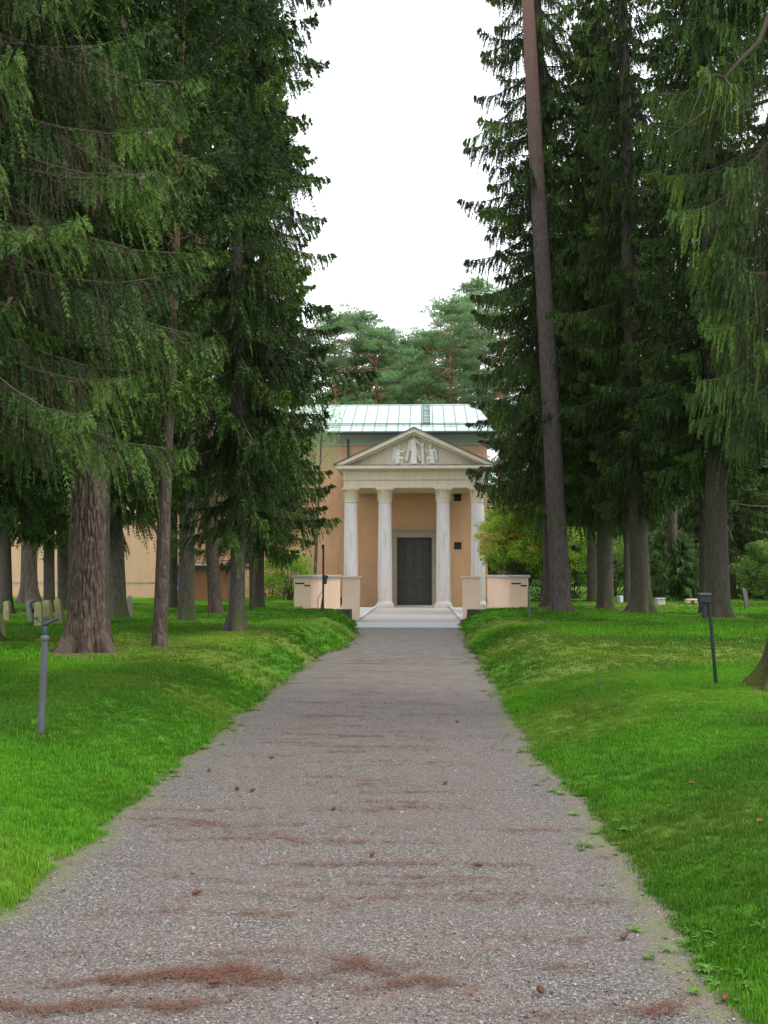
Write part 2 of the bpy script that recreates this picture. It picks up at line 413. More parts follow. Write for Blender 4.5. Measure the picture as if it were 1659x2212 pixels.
g = mix(nt, a2.outputs['Fac'], g, ramp(nt, noise(nt, v, 14, 5, .7), [(.35, (.16, .09, .05)), (.65, (.13, .13, .05))]))
g = mix(nt, a3.outputs['Fac'], g, (.13, .10, .07))
nt.links.new(g, b.inputs['Base Color']); b.inputs['Roughness'].default_value = .9; b.inputs['Specular IOR Level'].default_value = .15
bump(nt, b, noise(nt, coords(nt, (1, .5, 1)), 30, 5, .75), .9, .04)
M['lawn'] = m
soil = (1-sstep(.0, .10, dedge)) * (YY < 34.7)
me = fast_mesh('lawn', np.stack([XX, YY, ZZ], -1).reshape(-1, 3), fq, M['lawn'],
    {'moss': moss.ravel(), 'litter': lit.ravel()*.85, 'soil': soil.ravel()}, smooth=True)
tag(link('lawn', me), kind='structure')

# ---------------------------------------------------------------- gravel path
m, nt, b, _ = newmat('gravel')
v = coords(nt)
def vor(scale, rnd=1.0):
    n = N(nt, 'ShaderNodeTexVoronoi'); n.inputs['Scale'].default_value = scale; n.inputs['Randomness'].default_value = rnd
    nt.links.new(v, n.inputs['Vector']); return n
v1, v2 = vor(118), vor(230)
bw1 = N(nt, 'ShaderNodeSeparateColor'); nt.links.new(v1.outputs['Color'], bw1.inputs[0])
bw2 = N(nt, 'ShaderNodeSeparateColor'); nt.links.new(v2.outputs['Color'], bw2.inputs[0])
stops = [(0, (.025, .025, .030)), (.25, (.050, .045, .043)), (.55, (.108, .093, .084)), (.8, (.175, .150, .132)), (1, (.42, .385, .36))]
c1 = ramp(nt, bw1.outputs[0], stops); c2 = ramp(nt, bw2.outputs[1], stops)
c = mix(nt, .42, c1, c2)
big = noise(nt, v, .9, 4, .6)
c = mix(nt, ramp(nt, big, [(.35, 0.0), (.7, .45)]), c, (.125, .10, .09))
brown = ramp(nt, noise(nt, coords(nt, (.9, 4.2, 1)), 2.4, 8, .78, .8), [(.50, 0.0), (.66, .55)])
mid = N(nt, 'ShaderNodeAttribute', attribute_name='needles')
mm = N(nt, 'ShaderNodeMath', operation='MULTIPLY'); nt.links.new(brown, mm.inputs[0]); nt.links.new(mid.outputs['Fac'], mm.inputs[1])
c = mix(nt, mm.outputs[0], c, (.17, .095, .07))
dr = N(nt, 'ShaderNodeAttribute', attribute_name='dry')  # gravel colour gets paler with distance along the path
c = mix(nt, dr.outputs['Fac'], c, ramp(nt, noise(nt, v, 3, 5), [(.3, (.175, .155, .142)), (.7, (.27, .245, .226))]))
ed = N(nt, 'ShaderNodeAttribute', attribute_name='edge')
c = mix(nt, ed.outputs['Fac'], c, ramp(nt, noise(nt, v, 9, 4), [(.4, (.15, .12, .09)), (.62, (.12, .15, .05))]))
nt.links.new(c, b.inputs['Base Color']); b.inputs['Roughness'].default_value = .9
nb = N(nt, 'ShaderNodeBump'); nb.inputs['Strength'].default_value = .8; nb.inputs['Distance'].default_value = -.010
nt.links.new(v1.outputs['Distance'], nb.inputs['Height']); nt.links.new(nb.outputs[0], b.inputs['Normal'])
M['gravel'] = m
px = np.arange(-2.6, 1.75, .06); py = np.concatenate([np.arange(-6, 2, .5), np.arange(2, 32.25, .08)])
PX, PY = np.meshgrid(px, py)
PZ = .010*(fbm(PX*1.2, PY*1.2, 0, 3)-.5) + .012
dd = np.minimum(PX-edge_left(PY), edge_right(PY)-PX)
edge = (1 - sstep(.0, .22, dd + .22*(fbm(PX*3, PY*3, 0, 3)-.5)))*.75
need = sstep(.2, .9, dd)*1.0
ix = np.arange(PX.size).reshape(PX.shape)
pf = np.stack([ix[:-1, :-1], ix[:-1, 1:], ix[1:, 1:], ix[1:, :-1]], -1).reshape(-1, 4)
me = fast_mesh('gravel_path', np.stack([PX, PY, PZ], -1).reshape(-1, 3), pf, M['gravel'], {'edge': edge.ravel(), 'needles': need.ravel(), 'dry': (.72*sstep(7, 24, PY)).ravel()}, smooth=True)
tag(link('gravel_path', me), kind='structure')

# ---------------------------------------------------------------- forecourt
o = tag(MB().box(-2.40, 1.50, 32.2, 35.45, -.1, .035).build('stone_threshold', M['slab'], bevel=.008), kind='structure')
mf, nt, b, _ = newmat('fine_gravel'); v = coords(nt)
vv = N(nt, 'ShaderNodeTexVoronoi'); vv.inputs['Scale'].default_value = 60; nt.links.new(v, vv.inputs['Vector'])
s_ = N(nt, 'ShaderNodeSeparateColor'); nt.links.new(vv.outputs['Color'], s_.inputs[0])
nt.links.new(mix(nt, .5, ramp(nt, s_.outputs[0], [(0, (.22, .20, .19)), (1, (.46, .42, .39))]), ramp(nt, noise(nt, v, 2, 5), [(.3, (.29, .265, .25)), (.7, (.38, .35, .33))])), b.inputs['Base Color'])
M['fine_gravel'] = mf
tag(MB().box(-2.24, 1.34, 35.45, 55.0, -.1, .028).build('forecourt_path', M['fine_gravel']), kind='structure')
for x0, x1 in ((-4.04, -2.37), (1.47, 3.18)):
    tag(MB().box(x0, x1, 35.1, 50.2, -.1, .075).build('side_paving', M['paving']), kind='structure')
for x0, x1 in ((-2.37, -2.24), (1.34, 1.47)):
    k = empty('kerb', ((x0+x1)/2, 35.5, 0)); tag(k, 'low pale granite kerb along the %s edge of the forecourt path' % ('left' if x0 < 0 else 'right'), 'kerb', 'kerbs along the forecourt path')
    y = 35.5
    while y < 50.1:
        MB().box(-.062, .062, y-35.5, y-35.5+1.19, -.1, .12).build('kerbstone', M['slab'], k, bevel=.008); y += 1.2

def pier(name, x0, x1, y0, y1, h, label, z0=-.1, group='front piers of the forecourt'):
    r = empty(name, ((x0+x1)/2, y0, 0)); tag(r, label, 'pier', group)
    hx = (x1-x0)/2
    MB().box(-hx, hx, 0, y1-y0, z0, h-.06).build('pier_body', M['peach_plaster'], r, bevel=.01)
    MB().box(-hx-.06, hx+.06, -.06, y1-y0+.06, h-.06, h).build('cap', M['stone_light'], r, bevel=.008)
    return r
pier('gate_pier', -2.88, -2.27, 36.7, 37.2, 1.625, 'plain peach pier left of the forecourt path, standing in front of the outer left column')
pier('gate_pier', 1.46, 2.07, 36.7, 37.2, 1.625, 'plain peach pier right of the forecourt path, in front of the right columns')

def side_wall(x0, x1, inner, label):
    r = empty('forecourt_wall', ((x0+x1)/2, 37.0, 0)); tag(r, label, 'wall', 'side walls of the forecourt')
    hx = (x1-x0)/2
    MB().box(-hx, hx, 0, 13.2, -.2, 1.56).build('wall_body', M['peach_plaster'], r, bevel=.012)
    MB().box(-hx-.09, hx+.09, -.07, 13.27, 1.56, 1.66).build('coping', M['slab'], r, bevel=.012)
    f = 1 if inner > 0 else 1
    # two stepped dark slots under the coping of the front face
    MB().box(-hx+.035, .06, -.012, .02, 1.335, 1.385).build('wall_slot', M['frame_black'], r)
    MB().box(.06, hx-.03, -.012, .02, 1.255, 1.305).build('wall_slot', M['frame_black'], r)
    if inner < 0:
        MB().box(-hx-.035, hx+.02, -.02, .62, -.2, 1.56).build('end_pier', M['peach_plaster'], r, bevel=.01)
        for i, (a, c_, z) in enumerate(((-hx+.03, .06, 1.34), (.06, hx-.03, 1.26))):
            pass
    return r
w1 = side_wall(-4.66, -4.04, 1, 'long low peach wall left of the forecourt, running back to the portico behind the black pole')
w2 = side_wall(3.18, 3.80, -1, 'long low peach wall right of the forecourt with water stained inner face')
for ch in list(w2.children):
    if ch.name.startswith('wall_slot'): ch.location.y = -.02
def cheek(x0, x1, label):
    w = (x1-x0); cx = (x0+x1)/2
    r = empty('cheek_wall', (cx, 34.2, 0)); tag(r, label, 'low wall', 'dark cheek walls at the threshold')
    bm = bmesh.new(); bmesh.ops.create_cube(bm, size=1)
    for v_ in bm.verts: v_.co = Vector((v_.co.x*w, v_.co.y*.9+.45, (v_.co.z+.5)*.58-.08))
    bmesh.ops.subdivide_edges(bm, edges=bm.edges[:], cuts=9, use_grid_fill=True)
    for v_ in bm.verts:
        p = v_.co; n = float(fbm(np.array([p.x*5+cx]), np.array([p.y*5]), np.array([p.z*5]), 4)[0])-.5
        v_.co += Vector((p.x/w*.09*n, -.06*n, .05*n))
    me = bpy.data.meshes.new('cheek_block'); bm.to_mesh(me); bm.free(); me.materials.append(M['cheek'])
    link('block', me, r)
cheek(-4.2, -2.42, 'dark mossy retaining block left of the white threshold, half buried in the grass bank')
cheek(1.52, 3.35, 'dark mossy retaining block right of the white threshold, half buried in the grass bank')
# hand rail inside the left wall
r = tag(empty('handrail', (-3.95, 38.6, .07)), 'thin grey steel handrail standing by the bright left forecourt wall', 'handrail')
MB().tube([(-.0, 1.9, 1.0), (.0, .55, .78), (0, 0, .72)], .014, 6).build('rail', M['steel_galv'], r)
MB().tube([(0, 0, 0), (0, 0, .72)], .014, 6).build('post', M['steel_galv'], r)
MB().tube([(0, 1.9, 0), (0, 1.9, 1.0)], .014, 6).build('post', M['steel_galv'], r)

# ---------------------------------------------------------------- portico
AX = -.40
PORT = tag(empty('portico', (AX, 51.37, 0)), 'pale stone temple front with four columns, entablature and sculpted pediment before the orange wall', 'portico')
PY0 = 51.37
def capital_mesh():
    mb = MB()
    prof = [(.335, 0), (.365, .015), (.375, .04), (.345, .06), (.34, .12), (.345, .40), (.37, .52), (.43, .60), (.445, .63)]
    mb.lathe(prof, sides=20)
    # abacus with a moulded lower edge
    mb.box(-.46, .46, -.46, .46, .665, .735); mb.box(-.425, .425, -.425, .425, .625, .665)
    def leaf(th, r0, z0, h, w, out):
        n = len(mb.v); rows = 6
        ca, sa = math.cos(th), math.sin(th)
        for i in range(rows+1):
            u = i/rows; rr = r0 + .015 + out*u**3.0; z = z0 + h*math.sin(min(u*1.18, 1.18)*math.pi/2*.93)
            if u > .84: z -= .03*(u-.84)/.16
            ww = w*(math.sin(math.pi*(.22+.66*u)))
            for sgn in (-1, 0, 1):
                cx_, cy_ = (rr + (.022 if sgn == 0 else 0)), sgn*ww
                mb.v.append((cx_*ca - cy_*sa, cx_*sa + cy_*ca, z))
        for i in range(rows):
            for q in range(2):
                a_ = n+i*3+q; mb.f.append((a_, a_+1, a_+4, a_+3))
        # back side so that the leaf has thickness
        n2 = len(mb.v)
        for i in range((rows+1)*3):
            x_, y_, z_ = mb.v[n+i]; mb.v.append((x_-.018*ca, y_-.018*sa, z_-.006))
        for i in range(rows):
            for q in range(2):
                a_ = n2+i*3+q; mb.f.append((a_+3, a_+4, a_+1, a_))
    for k in range(12): leaf(k*math.pi/6, .335, .10, .20, .085, .085)
    for k in range(12): leaf((k+.5)*math.pi/6, .345, .27, .20, .085, .10)
    for k in range(4):
        th = k*math.pi/2 + math.pi/4; ca, sa = math.cos(th), math.sin(th)
        pts = [( (.40+.07*math.cos(q)*(.9-q*.11))*ca, (.40+.07*math.cos(q)*(.9-q*.11))*sa, .55+.06*math.sin(q)*(.9-q*.11)) for q in np.linspace(-1, 6, 12)]
        mb.tube(pts, .018, 5)
    me = bpy.data.meshes.new('capital'); me.from_pydata(mb.v, [], mb.f); me.update(); me.materials.append(M['stone_light'])
    return me
cap_me = capital_mesh()
sh = MB(); H0, H1 = .22, 5.295
prof = [(.40, H0), (.405, H0+.04), (.385, H0+.07), (.372, H0+.12)]
for i in range(13):
    u = i/12; prof.append((.368 - .040*u**1.6, H0+.12+(H1-H0-.12)*u))
sh.lathe(prof, sides=40)
sh_me = bpy.data.meshes.new('shaft'); sh_me.from_pydata(sh.v, [], sh.f); sh_me.update(); sh_me.materials.append(M['stone_column'])
for p in sh_me.polygons: p.use_smooth = True
sh_me.set_sharp_from_angle(angle=rad(50))
for i, cxp in enumerate((-3.60, -1.88, 1.06, 2.80)):
    c_ = empty('column'); c_.parent = PORT; c_.location = (cxp-AX, 0, 0)
    link('shaft', sh_me, c_)
    link('capital', cap_me, c_, (0, 0, H1))
    MB().box(-.46, .46, -.46, .46, 0, .16).box(-.425, .425, -.425, .425, .16, H0).build('plinth', M['stone_column'], c_, bevel=.01)
TZ = 6.03
ent = MB()
ent.box(-3.55, 3.55, -.36, 3.2, TZ, TZ+.36); e1 = ent.build('architrave', M['stone_light'], PORT)
MB().box(-3.52, 3.52, -.33, 3.2, TZ+.36, TZ+.40).box(-3.58, 3.58, -.40, 3.2, TZ+.40, TZ+.82).build('frieze', M['stone_light'], PORT)
MB().box(-3.62, 3.62, -.43, 3.2, TZ+.82, TZ+.88).box(-3.93, 3.93, -.80, 3.3, TZ+.94, TZ+1.10).box(-3.80, 3.80, -.64, 3.25, TZ+.88, TZ+.94).build('cornice', M['stone_light'], PORT)
MB().box(-3.95, 3.95, -.82, 3.3, TZ+1.10, TZ+1.125).build('cornice_flashing', M['copper_dark'], PORT)
dn = MB()
k = -3.58
while k < 3.58: dn.box(k, k+.045, -.47, -.43, TZ+.825, TZ+.875); k += .09
o = dn.build('dentils', M['stone_light'], PORT); o['kind'] = 'stuff'
PZ0 = TZ+1.125; PZ1 = 9.0
ten = MB().prism([(-3.55, PZ0), (3.55, PZ0), (0, PZ1-.32)], -.36, 3.0).build('tympanum', M['stone_light'], PORT)
for s in (-1, 1):
    hx = 3.98
    sl = (PZ1-PZ0)/hx
    def band(y0, t0, t1, name, mat, ext=0.0, y1=3.3):
        # slanting moulding between offsets t0,t1 measured down from the top edge
        poly = [(0, PZ1-t1), (0, PZ1-t0), (s*(hx+ext), PZ0-t0-ext*sl+.02), (s*(hx+ext), max(PZ0+.0, PZ0-t1) if t1 > 0 else PZ0)]
        poly = [(0, PZ1-t1), (s*(hx+ext-t1/sl*.985), PZ0+.004), (s*(hx+ext), PZ0+.004), (0, PZ1-t0)] if t0 == 0 else [(0, PZ1-t1), (s*(hx-t1/sl), PZ0+.004), (s*(hx-t0/sl), PZ0+.004), (0, PZ1-t0)]
        if s < 0: poly = poly[::-1]
        return MB().prism(poly, y0, y1).build(name, mat, PORT)
    band(-.80, .0, .20, 'raking_cornice', M['stone_light'])
    band(-.66, .20, .31, 'raking_moulding', M['stone_light'])
    n = MB().prism([(0, PZ1), (s*4.02, PZ0+.0), (s*4.02, PZ0+.045), (0, PZ1+.045)][::s], -.84, 3.3).build('pediment_flashing', M['copper_dark'], PORT)
# ceiling beams give the underside its step
MB().box(-3.2, 3.2, .36, 3.2, TZ-.002, TZ+.0).build('ceiling', M['stone_light'], PORT)

# relief group: continuous bodies made by fusing soft volumes
def blob_body(name, parts, voxel, mat, parent, loc):
    bm = bmesh.new()
    for kind, *a in parts:
        if kind == 'e':      # ellipsoid centre, radii, tilt about y
            c0, rr, tilt = a; g_ = bmesh.ops.create_icosphere(bm, subdivisions=3, radius=1)
            mt = Matrix.Translation(c0) @ Matrix.Rotation(tilt, 4, 'Y') @ Matrix.Diagonal((*rr, 1))
            bmesh.ops.transform(bm, matrix=mt, verts=g_['verts'])
        elif kind == 'c':    # tapered limb p0, p1, r0, r1
            p0, p1, r0, r1 = a; p0 = Vector(p0); p1 = Vector(p1); L = (p1-p0).length
            g_ = bmesh.ops.create_cone(bm, cap_ends=True, segments=14, radius1=r0, radius2=r1, depth=L)
            mt = Matrix.Translation((p0+p1)/2) @ (p1-p0).to_track_quat('Z', 'Y').to_matrix().to_4x4()
            bmesh.ops.transform(bm, matrix=mt, verts=g_['verts'])
            for p, r_ in ((p0, r0), (p1, r1)):
                g_ = bmesh.ops.create_icosphere(bm, subdivisions=2, radius=r_); bmesh.ops.translate(bm, verts=g_['verts'], vec=p)
    me = bpy.data.meshes.new(name+'_raw'); bm.to_mesh(me); bm.free()
    tmp = bpy.data.objects.new('tmp', me); COL.objects.link(tmp)
    md = tmp.modifiers.new('r', 'REMESH'); md.mode = 'VOXEL'; md.voxel_size = voxel; md.use_smooth_shade = True
    md2 = tmp.modifiers.new('s', 'SMOOTH'); md2.iterations = 2; md2.factor = .5
    dg = bpy.context.evaluated_depsgraph_get(); ev = tmp.evaluated_get(dg)
    out = bpy.data.meshes.new_from_object(ev); out.name = name
    bpy.data.objects.remove(tmp); bpy.data.meshes.remove(me)
    out.materials.clear(); out.materials.append(mat)
    for p in out.polygons: p.use_smooth = True
    return link(name, out, parent, loc)
def fold_lines(parts, x0, x1, z0, z1, n, y, r=.018, spread=1.3):
    for i in range(n):
        u = i/(n-1); xa = x0+(x1-x0)*u; xm = (x0+x1)/2
        parts.append(('c', (xm+(xa-xm)*spread, y, z0), (xa, y-.005, z1), r, r*.7))
    return parts
# central standing robed figure, arm out to the cross post on its right
P = [('e', (0, 0, 1.335), (.075, .08, .10), 0), ('c', (0, 0, 1.22), (0, 0, 1.30), .045, .04),
     ('e', (0, 0, 1.06), (.155, .10, .19), 0), ('c', (0, 0, .80), (0, 0, 1.0), .125, .14),
     ('c', (0, 0, .06), (0, 0, .82), .165, .125), ('e', (.0, 0, .05), (.20, .12, .06), 0),
     ('c', (-.15, 0, 1.15), (-.20, -.03, .92), .055, .045), ('c', (-.20, -.03, .92), (-.17, -.07, .70), .045, .035), ('e', (-.165, -.08, .66), (.035, .03, .05), 0),
     ('c', (.15, 0, 1.15), (.24, -.03, .98), .055, .045), ('c', (.24, -.03, .98), (.36, -.07, .86), .042, .034), ('e', (.385, -.075, .84), (.04, .03, .035), 0),
     ('c', (.10, -.02, .80), (.30, -.02, .18), .05, .06), ('e', (-.07, -.10, .03), (.05, .08, .035), 0), ('e', (.08, -.10, .03), (.05, .08, .035), 0),
     ('c', (0, -.07, 1.40), (0, .03, 1.43), .05, .045), ('e', (0, -.078, 1.33), (.014, .02, .026), 0)]
fold_lines(P, -.10, .10, .08, .80, 6, -.115)
P += [('c', (-.12, -.085, 1.12), (.10, -.10, .88), .022, .02), ('c', (-.13, -.08, 1.02), (.11, -.10, .80), .02, .02)]
RX, RZ = .0, PZ0+.035
fig = blob_body('relief_figure', P, .017, M['relief'], PORT, (RX-.01, -.44, RZ))
fig.scale = (1.06, 1.06, 1.07)
# cross posts leaning behind the group
cp = MB(); 
cp.tube([(.44, -.40, RZ), (.44, -.40, RZ+1.10)], .085, 8); cp.build('relief_post', M['relief'], PORT, smooth=40)
cp = MB(); cp.tube([(-.36, -.40, RZ+.18), (-.20, -.40, RZ+1.20)], .075, 8); cp.build('relief_post', M['relief'], PORT, smooth=40)
def angel(s):
    q = [('e', (s*.03, 0, .86), (.075, .08, .09), 0), ('c', (s*.0, 0, .74), (s*.02, 0, .82), .04, .04),
         ('e', (-s*.02, 0, .62), (.12, .09, .17), s*.25), ('c', (-s*.06, 0, .36), (-s*.02, 0, .58), .12, .11),
         ('c', (-s*.08, 0, .34), (s*.17, -.05, .30), .10, .075), ('c', (s*.17, -.05, .30), (s*.16, -.02, .06), .07, .06),
         ('c', (-s*.08, 0, .30), (-s*.05, 0, .08), .12, .13), ('c', (-s*.14, 0, .08), (s*.18, -.02, .05), .085, .055),
         ('c', (s*.07, -.03, .70), (s*.20, -.06, .60), .045, .04), ('c', (s*.20, -.06, .60), (s*.28, -.06, .74), .035, .03), ('e', (s*.29, -.06, .78), (.03, .03, .04), 0),
         ('c', (-s*.10, -.02, .70), (-s*.06, -.08, .50), .045, .04), ('c', (-s*.06, -.08, .50), (s*.10, -.09, .50), .035, .03),
         ('c', (-s*.12, 0, .12), (-s*.22, 0, .02), .05, .04), ('e', (s*.06, -.075, .855), (.02, .02, .022), 0),
         ('c', (-s*.02, -.06, .93), (-s*.03, .04, .92), .05, .045)]
    for i in range(5): q.append(('c', (-s*(.16-.06*i), -.11, .04), (-s*(.12-.035*i), -.10, .36), .016, .014))
    return q
def wing(s):
    q = []
    for i in range(7):
        u = i/6
        q.append(('c', (-s*(.10+.03*u), .03, .86-.10*u), (-s*(.30+.04*u-.02*i*.5), .03, .04+.05*u+.10*u*u), .035, .028))
    q.append(('e', (-s*.17, .03, .74), (.11, .05, .20), s*.35)); q.append(('e', (-s*.24, .03, .42), (.10, .045, .34), s*.16))
    return q
for s, xx in ((1, -.78), (-1, .86)):
    a_ = blob_body('relief_angel', angel(s), .016, M['relief'], PORT, (xx, -.43, RZ))
    w_ = blob_body('wing', wing(s), .018, M['relief'], a_, (0, .0, 0))
MB().box(-1.25, 1.25, -.50, -.36, PZ0+.002, RZ+.02).build('relief_base', M['relief'], PORT, bevel=.01)

# ---------------------------------------------------------------- chapel behind
CH = tag(empty('chapel', (-6, 55, 0)), 'long orange plastered chapel with pale green copper roof behind the portico', 'chapel')
WY = 55.0; WX0, WX1 = -17.0, 3.52; WTOP = 8.86
# wall built round the real openings
op = [(-1.36, .52, -.2, 3.67), (1.71, 2.12, 5.63, 6.02), (1.71, 2.12, 3.02, 3.42)]
xs_ = sorted({WX0, WX1} | {a for q in op for a in q[:2]}); zs_ = sorted({-.3, WTOP} | {max(a, -.3) for q in op for a in q[2:]})
wb = MB()
for a, b_ in zip(xs_, xs_[1:]):
    for c_, d_ in zip(zs_, zs_[1:]):
        mx_, mz_ = (a+b_)/2, (c_+d_)/2
        if any(q[0] < mx_ < q[1] and q[2] < mz_ < q[3] for q in op): continue
        n = len(wb.v); wb.v += [(a, WY, c_), (b_, WY, c_), (b_, WY, d_), (a, WY, d_)]; wb.f.append((n, n+1, n+2, n+3))
for q in op:
    n = len(wb.v); x0, x1, z0, z1 = q
    wb.v += [(x0, WY, z0), (x1, WY, z0), (x1, WY, z1), (x0, WY, z1), (x0, WY+.35, z0), (x1, WY+.35, z0), (x1, WY+.35, z1), (x0, WY+.35, z1)]
    wb.f += [(n, n+3, n+7, n+4), (n+1, n+5, n+6, n+2), (n+3, n+2, n+6, n+7), (n, n+4, n+5, n+1)]
n = len(wb.v)
wb.v += [(WX1, WY, -.3), (WX1, WY+10, -.3), (WX1, WY+10, WTOP), (WX1, WY, WTOP), (WX0, WY, -.3), (WX0, WY+10, -.3), (WX0, WY+10, WTOP), (WX0, WY, WTOP)]
wb.f += [(n, n+1, n+2, n+3), (n+4, n+7, n+6, n+5), (n+1, n+5, n+6, n+2)]
o = wb.build('wall', M['orange_plaster'], CH); o.matrix_parent_inverse = Matrix.Translation((6, -55, 0))
def chp(o): o.matrix_parent_inverse = Matrix.Translation((6, -55, 0)); return o
# coved eaves
cv = MB(); pr = []
for i in range(9):
    th = i/8*math.pi/2; pr.append((WY - .78*(1-math.cos(th)) - .02, WTOP - .10 + .42*math.sin(th)))
n = len(cv.v)
for x_ in (WX0-.1, WX1+.3):
    for y_, z_ in pr: cv.v.append((x_, y_, z_))
for i in range(8): cv.f.append((n+i, n+9+i, n+10+i, n+i+1))
chp(cv.build('eaves_coving', M['coving'], CH, smooth=60))
chp(MB().box(WX0-.1, WX1+.3, WY-.08, WY+.0, WTOP-.19, WTOP-.10).build('string_course', M['coving'], CH))
EY, EZ, RY, RZZ = 54.13, 9.33, 60.0, 11.67
chp(MB().tube([(WX0-.3, EY-.02, EZ-.06), (WX1+.45, EY-.02, EZ-.06)], .075, 8).build('gutter', M['copper_dark'], CH))
chp(MB().box(WX0-.3, WX1+.38, EY+.03, WY+.1, EZ-.13, EZ-.05).build('eaves_board', M['coving'], CH))
# roof: back and hip as one sheet, the front slope as separate copper sheets with standing seams
rb = MB(); rx0, rx1, hx = WX0-.3, WX1+.40, WX1-.25
sl = (RZZ-EZ)/(RY-EY)
def rz_at(y): return EZ + (y-EY)*sl
rb.v += [(rx0, EY, EZ-.03), (rx1, EY, EZ-.03), (hx, RY, RZZ-.03), (rx0, RY, RZZ-.03), (rx0, RY+6, EZ-.03), (rx1, RY+6, EZ-.03)]
rb.f += [(0, 1, 2, 3), (3, 2, 5, 4), (1, 5, 2)]
roof = chp(rb.build('roof', M['copper_dark'], CH))
rows = [0, .22, .48, .75, 1.0]
PW = .635
x_ = -14.0
panel_cache = {}
cols = []
while x_ < rx1-.05: cols.append(x_); x_ += PW
for ci, x0 in enumerate(cols):
    for ri, (u0, u1) in enumerate(zip(rows, rows[1:])):
        off = .06*((ci*7+ri*3) % 3 - 1) if 0 < ri < 4 else 0
        off1 = .06*((ci*7+(ri+1)*3) % 3 - 1) if ri+1 < 4 else 0
        ya, yb = EY+(RY-EY)*(u0+(off if ri else 0)), EY+(RY-EY)*(u1+off1)
        def lim(y): return rx1 + (hx-rx1)*(y-EY)/(RY-EY)
        xa, xb = x0+.02, x0+PW-.02
        xb0, xb1 = min(xb, lim(ya)), min(xb, lim(yb))
        if xb1 - xa < .05: continue
        pm = MB(); z0, z1 = rz_at(ya+.01), rz_at(yb-.01)
        lift = .012*((ci+ri) % 2)
        pm.v += [(xa, ya+.01, z0-.028), (xb0, ya+.01, z0-.028), (xb1, yb-.01, z1-.028), (xa, yb-.01, z1-.028),
                 (xa, ya+.01, z0+.004+lift), (xb0, ya+.01, z0+.004+lift), (xb1, yb-.01, z1+.004), (xa, yb-.01, z1+.004)]
        pm.f += [(0, 3, 2, 1), (4, 5, 6, 7), (0, 1, 5, 4), (1, 2, 6, 5), (2, 3, 7, 6), (3, 0, 4, 7)]
        o = pm.build('roof_panel', M['copper'], roof); o.matrix_parent_inverse = Matrix.Translation((0, 0, 0))
    if ci:
        yl = RY-.02 if x0 < hx else EY+(RY-EY)*max(0, (rx1-x0)/(rx1-hx))
        s_ = MB(); s_.v += [(x0-.011, EY, EZ), (x0+.011, EY, EZ), (x0+.011, yl, rz_at(yl)), (x0-.011, yl, rz_at(yl)), (x0-.011, EY, EZ+.05), (x0+.011, EY, EZ+.05), (x0+.011, yl, rz_at(yl)+.05), (x0-.011, yl, rz_at(yl)+.05)]
        s_.f += [(0, 3, 2, 1), (4, 5, 6, 7), (0, 1, 5, 4), (1, 2, 6, 5), (2, 3, 7, 6), (3, 0, 4, 7)]
        s_.build('roof_seam', M['copper_seam'], roof)
MB().tube([(rx0, RY, RZZ+.02), (hx, RY, RZZ+.02)], .06, 6).build('ridge_roll', M['copper'], roof)
yr = EY+.85
for dy, dz in ((0, .13), (.10, .22)):
    MB().tube([(rx0+.2, yr+dy, rz_at(yr)+dz), (rx1-.5, yr+dy, rz_at(yr)+dz)], .024, 6).build('snow_rail', M['copper_dark'], roof)
x_ = -13.7
while x_ < 3.8:
    MB().tube([(x_, yr, rz_at(yr)), (x_, yr, rz_at(yr)+.14), (x_, yr+.1, rz_at(yr)+.22)], .012, 5).build('rail_bracket', M['copper_dark'], roof); x_ += 1.27
# roof ladder
lx = float(at(914, 930, 57).x); lx1 = float(at(928, 930, 57).x)
for x_ in (lx, lx1):
    MB().tube([(x_, yr+.1, rz_at(yr)+.16), (x_, RY-.1, rz_at(RY)+.08)], .026, 5).build('ladder_rail', M['copper_dark'], roof)
y = yr+.2
while y < RY-.1:
    MB().tube([(lx, y, rz_at(y)+.13), (lx1, y, rz_at(y)+.13)], .022, 5).build('ladder_rung', M['copper_dark'], roof); y += .34
# downpipe
dx = float(at(752, 960, 55).x)
chp(MB().tube([(dx, WY-.09, 8.95), (dx, WY-.09, 0)], .055, 8).lathe([(.05, 8.92), (.10, 9.02), (.10, 9.12), (.05, 9.13)], (dx, WY-.09), 10).build('downpipe', M['copper_dark'], CH, smooth=40))
# windows
for q in op[1:]:
    x0, x1, z0, z1 = q; w = empty('window'); w.parent = CH; w.location = (x0+6, .08, z0)
    W_, H_ = x1-x0, z1-z0
    f = MB(); t = .022
    f.box(0, t, 0, .04, 0, H_).box(W_-t, W_, 0, .04, 0, H_).box(t, W_-t, 0, .04, 0, t).box(t, W_-t, 0, .04, H_-t, H_)
    f.box(W_/3-.008, W_/3+.008, .0, .035, t, H_-t).box(2*W_/3-.008, 2*W_/3+.008, .0, .035, t, H_-t).box(t, W_-t, -.004, .03, H_/2-.012, H_/2+.012)
    f.build('window_frame', M['bronze'], w)
    for i in range(3):
        for j in range(2):
            MB().box(W_/3*i+.02, W_/3*(i+1)-.02, .045, .05, H_/2*j+.02, H_/2*(j+1)-.02).build('pane', M['glass_dark'], w)
    MB().box(-.1, W_+.1, .3, .32, -.1, H_+.1).build('reveal_back', M['glass_dark'], w)
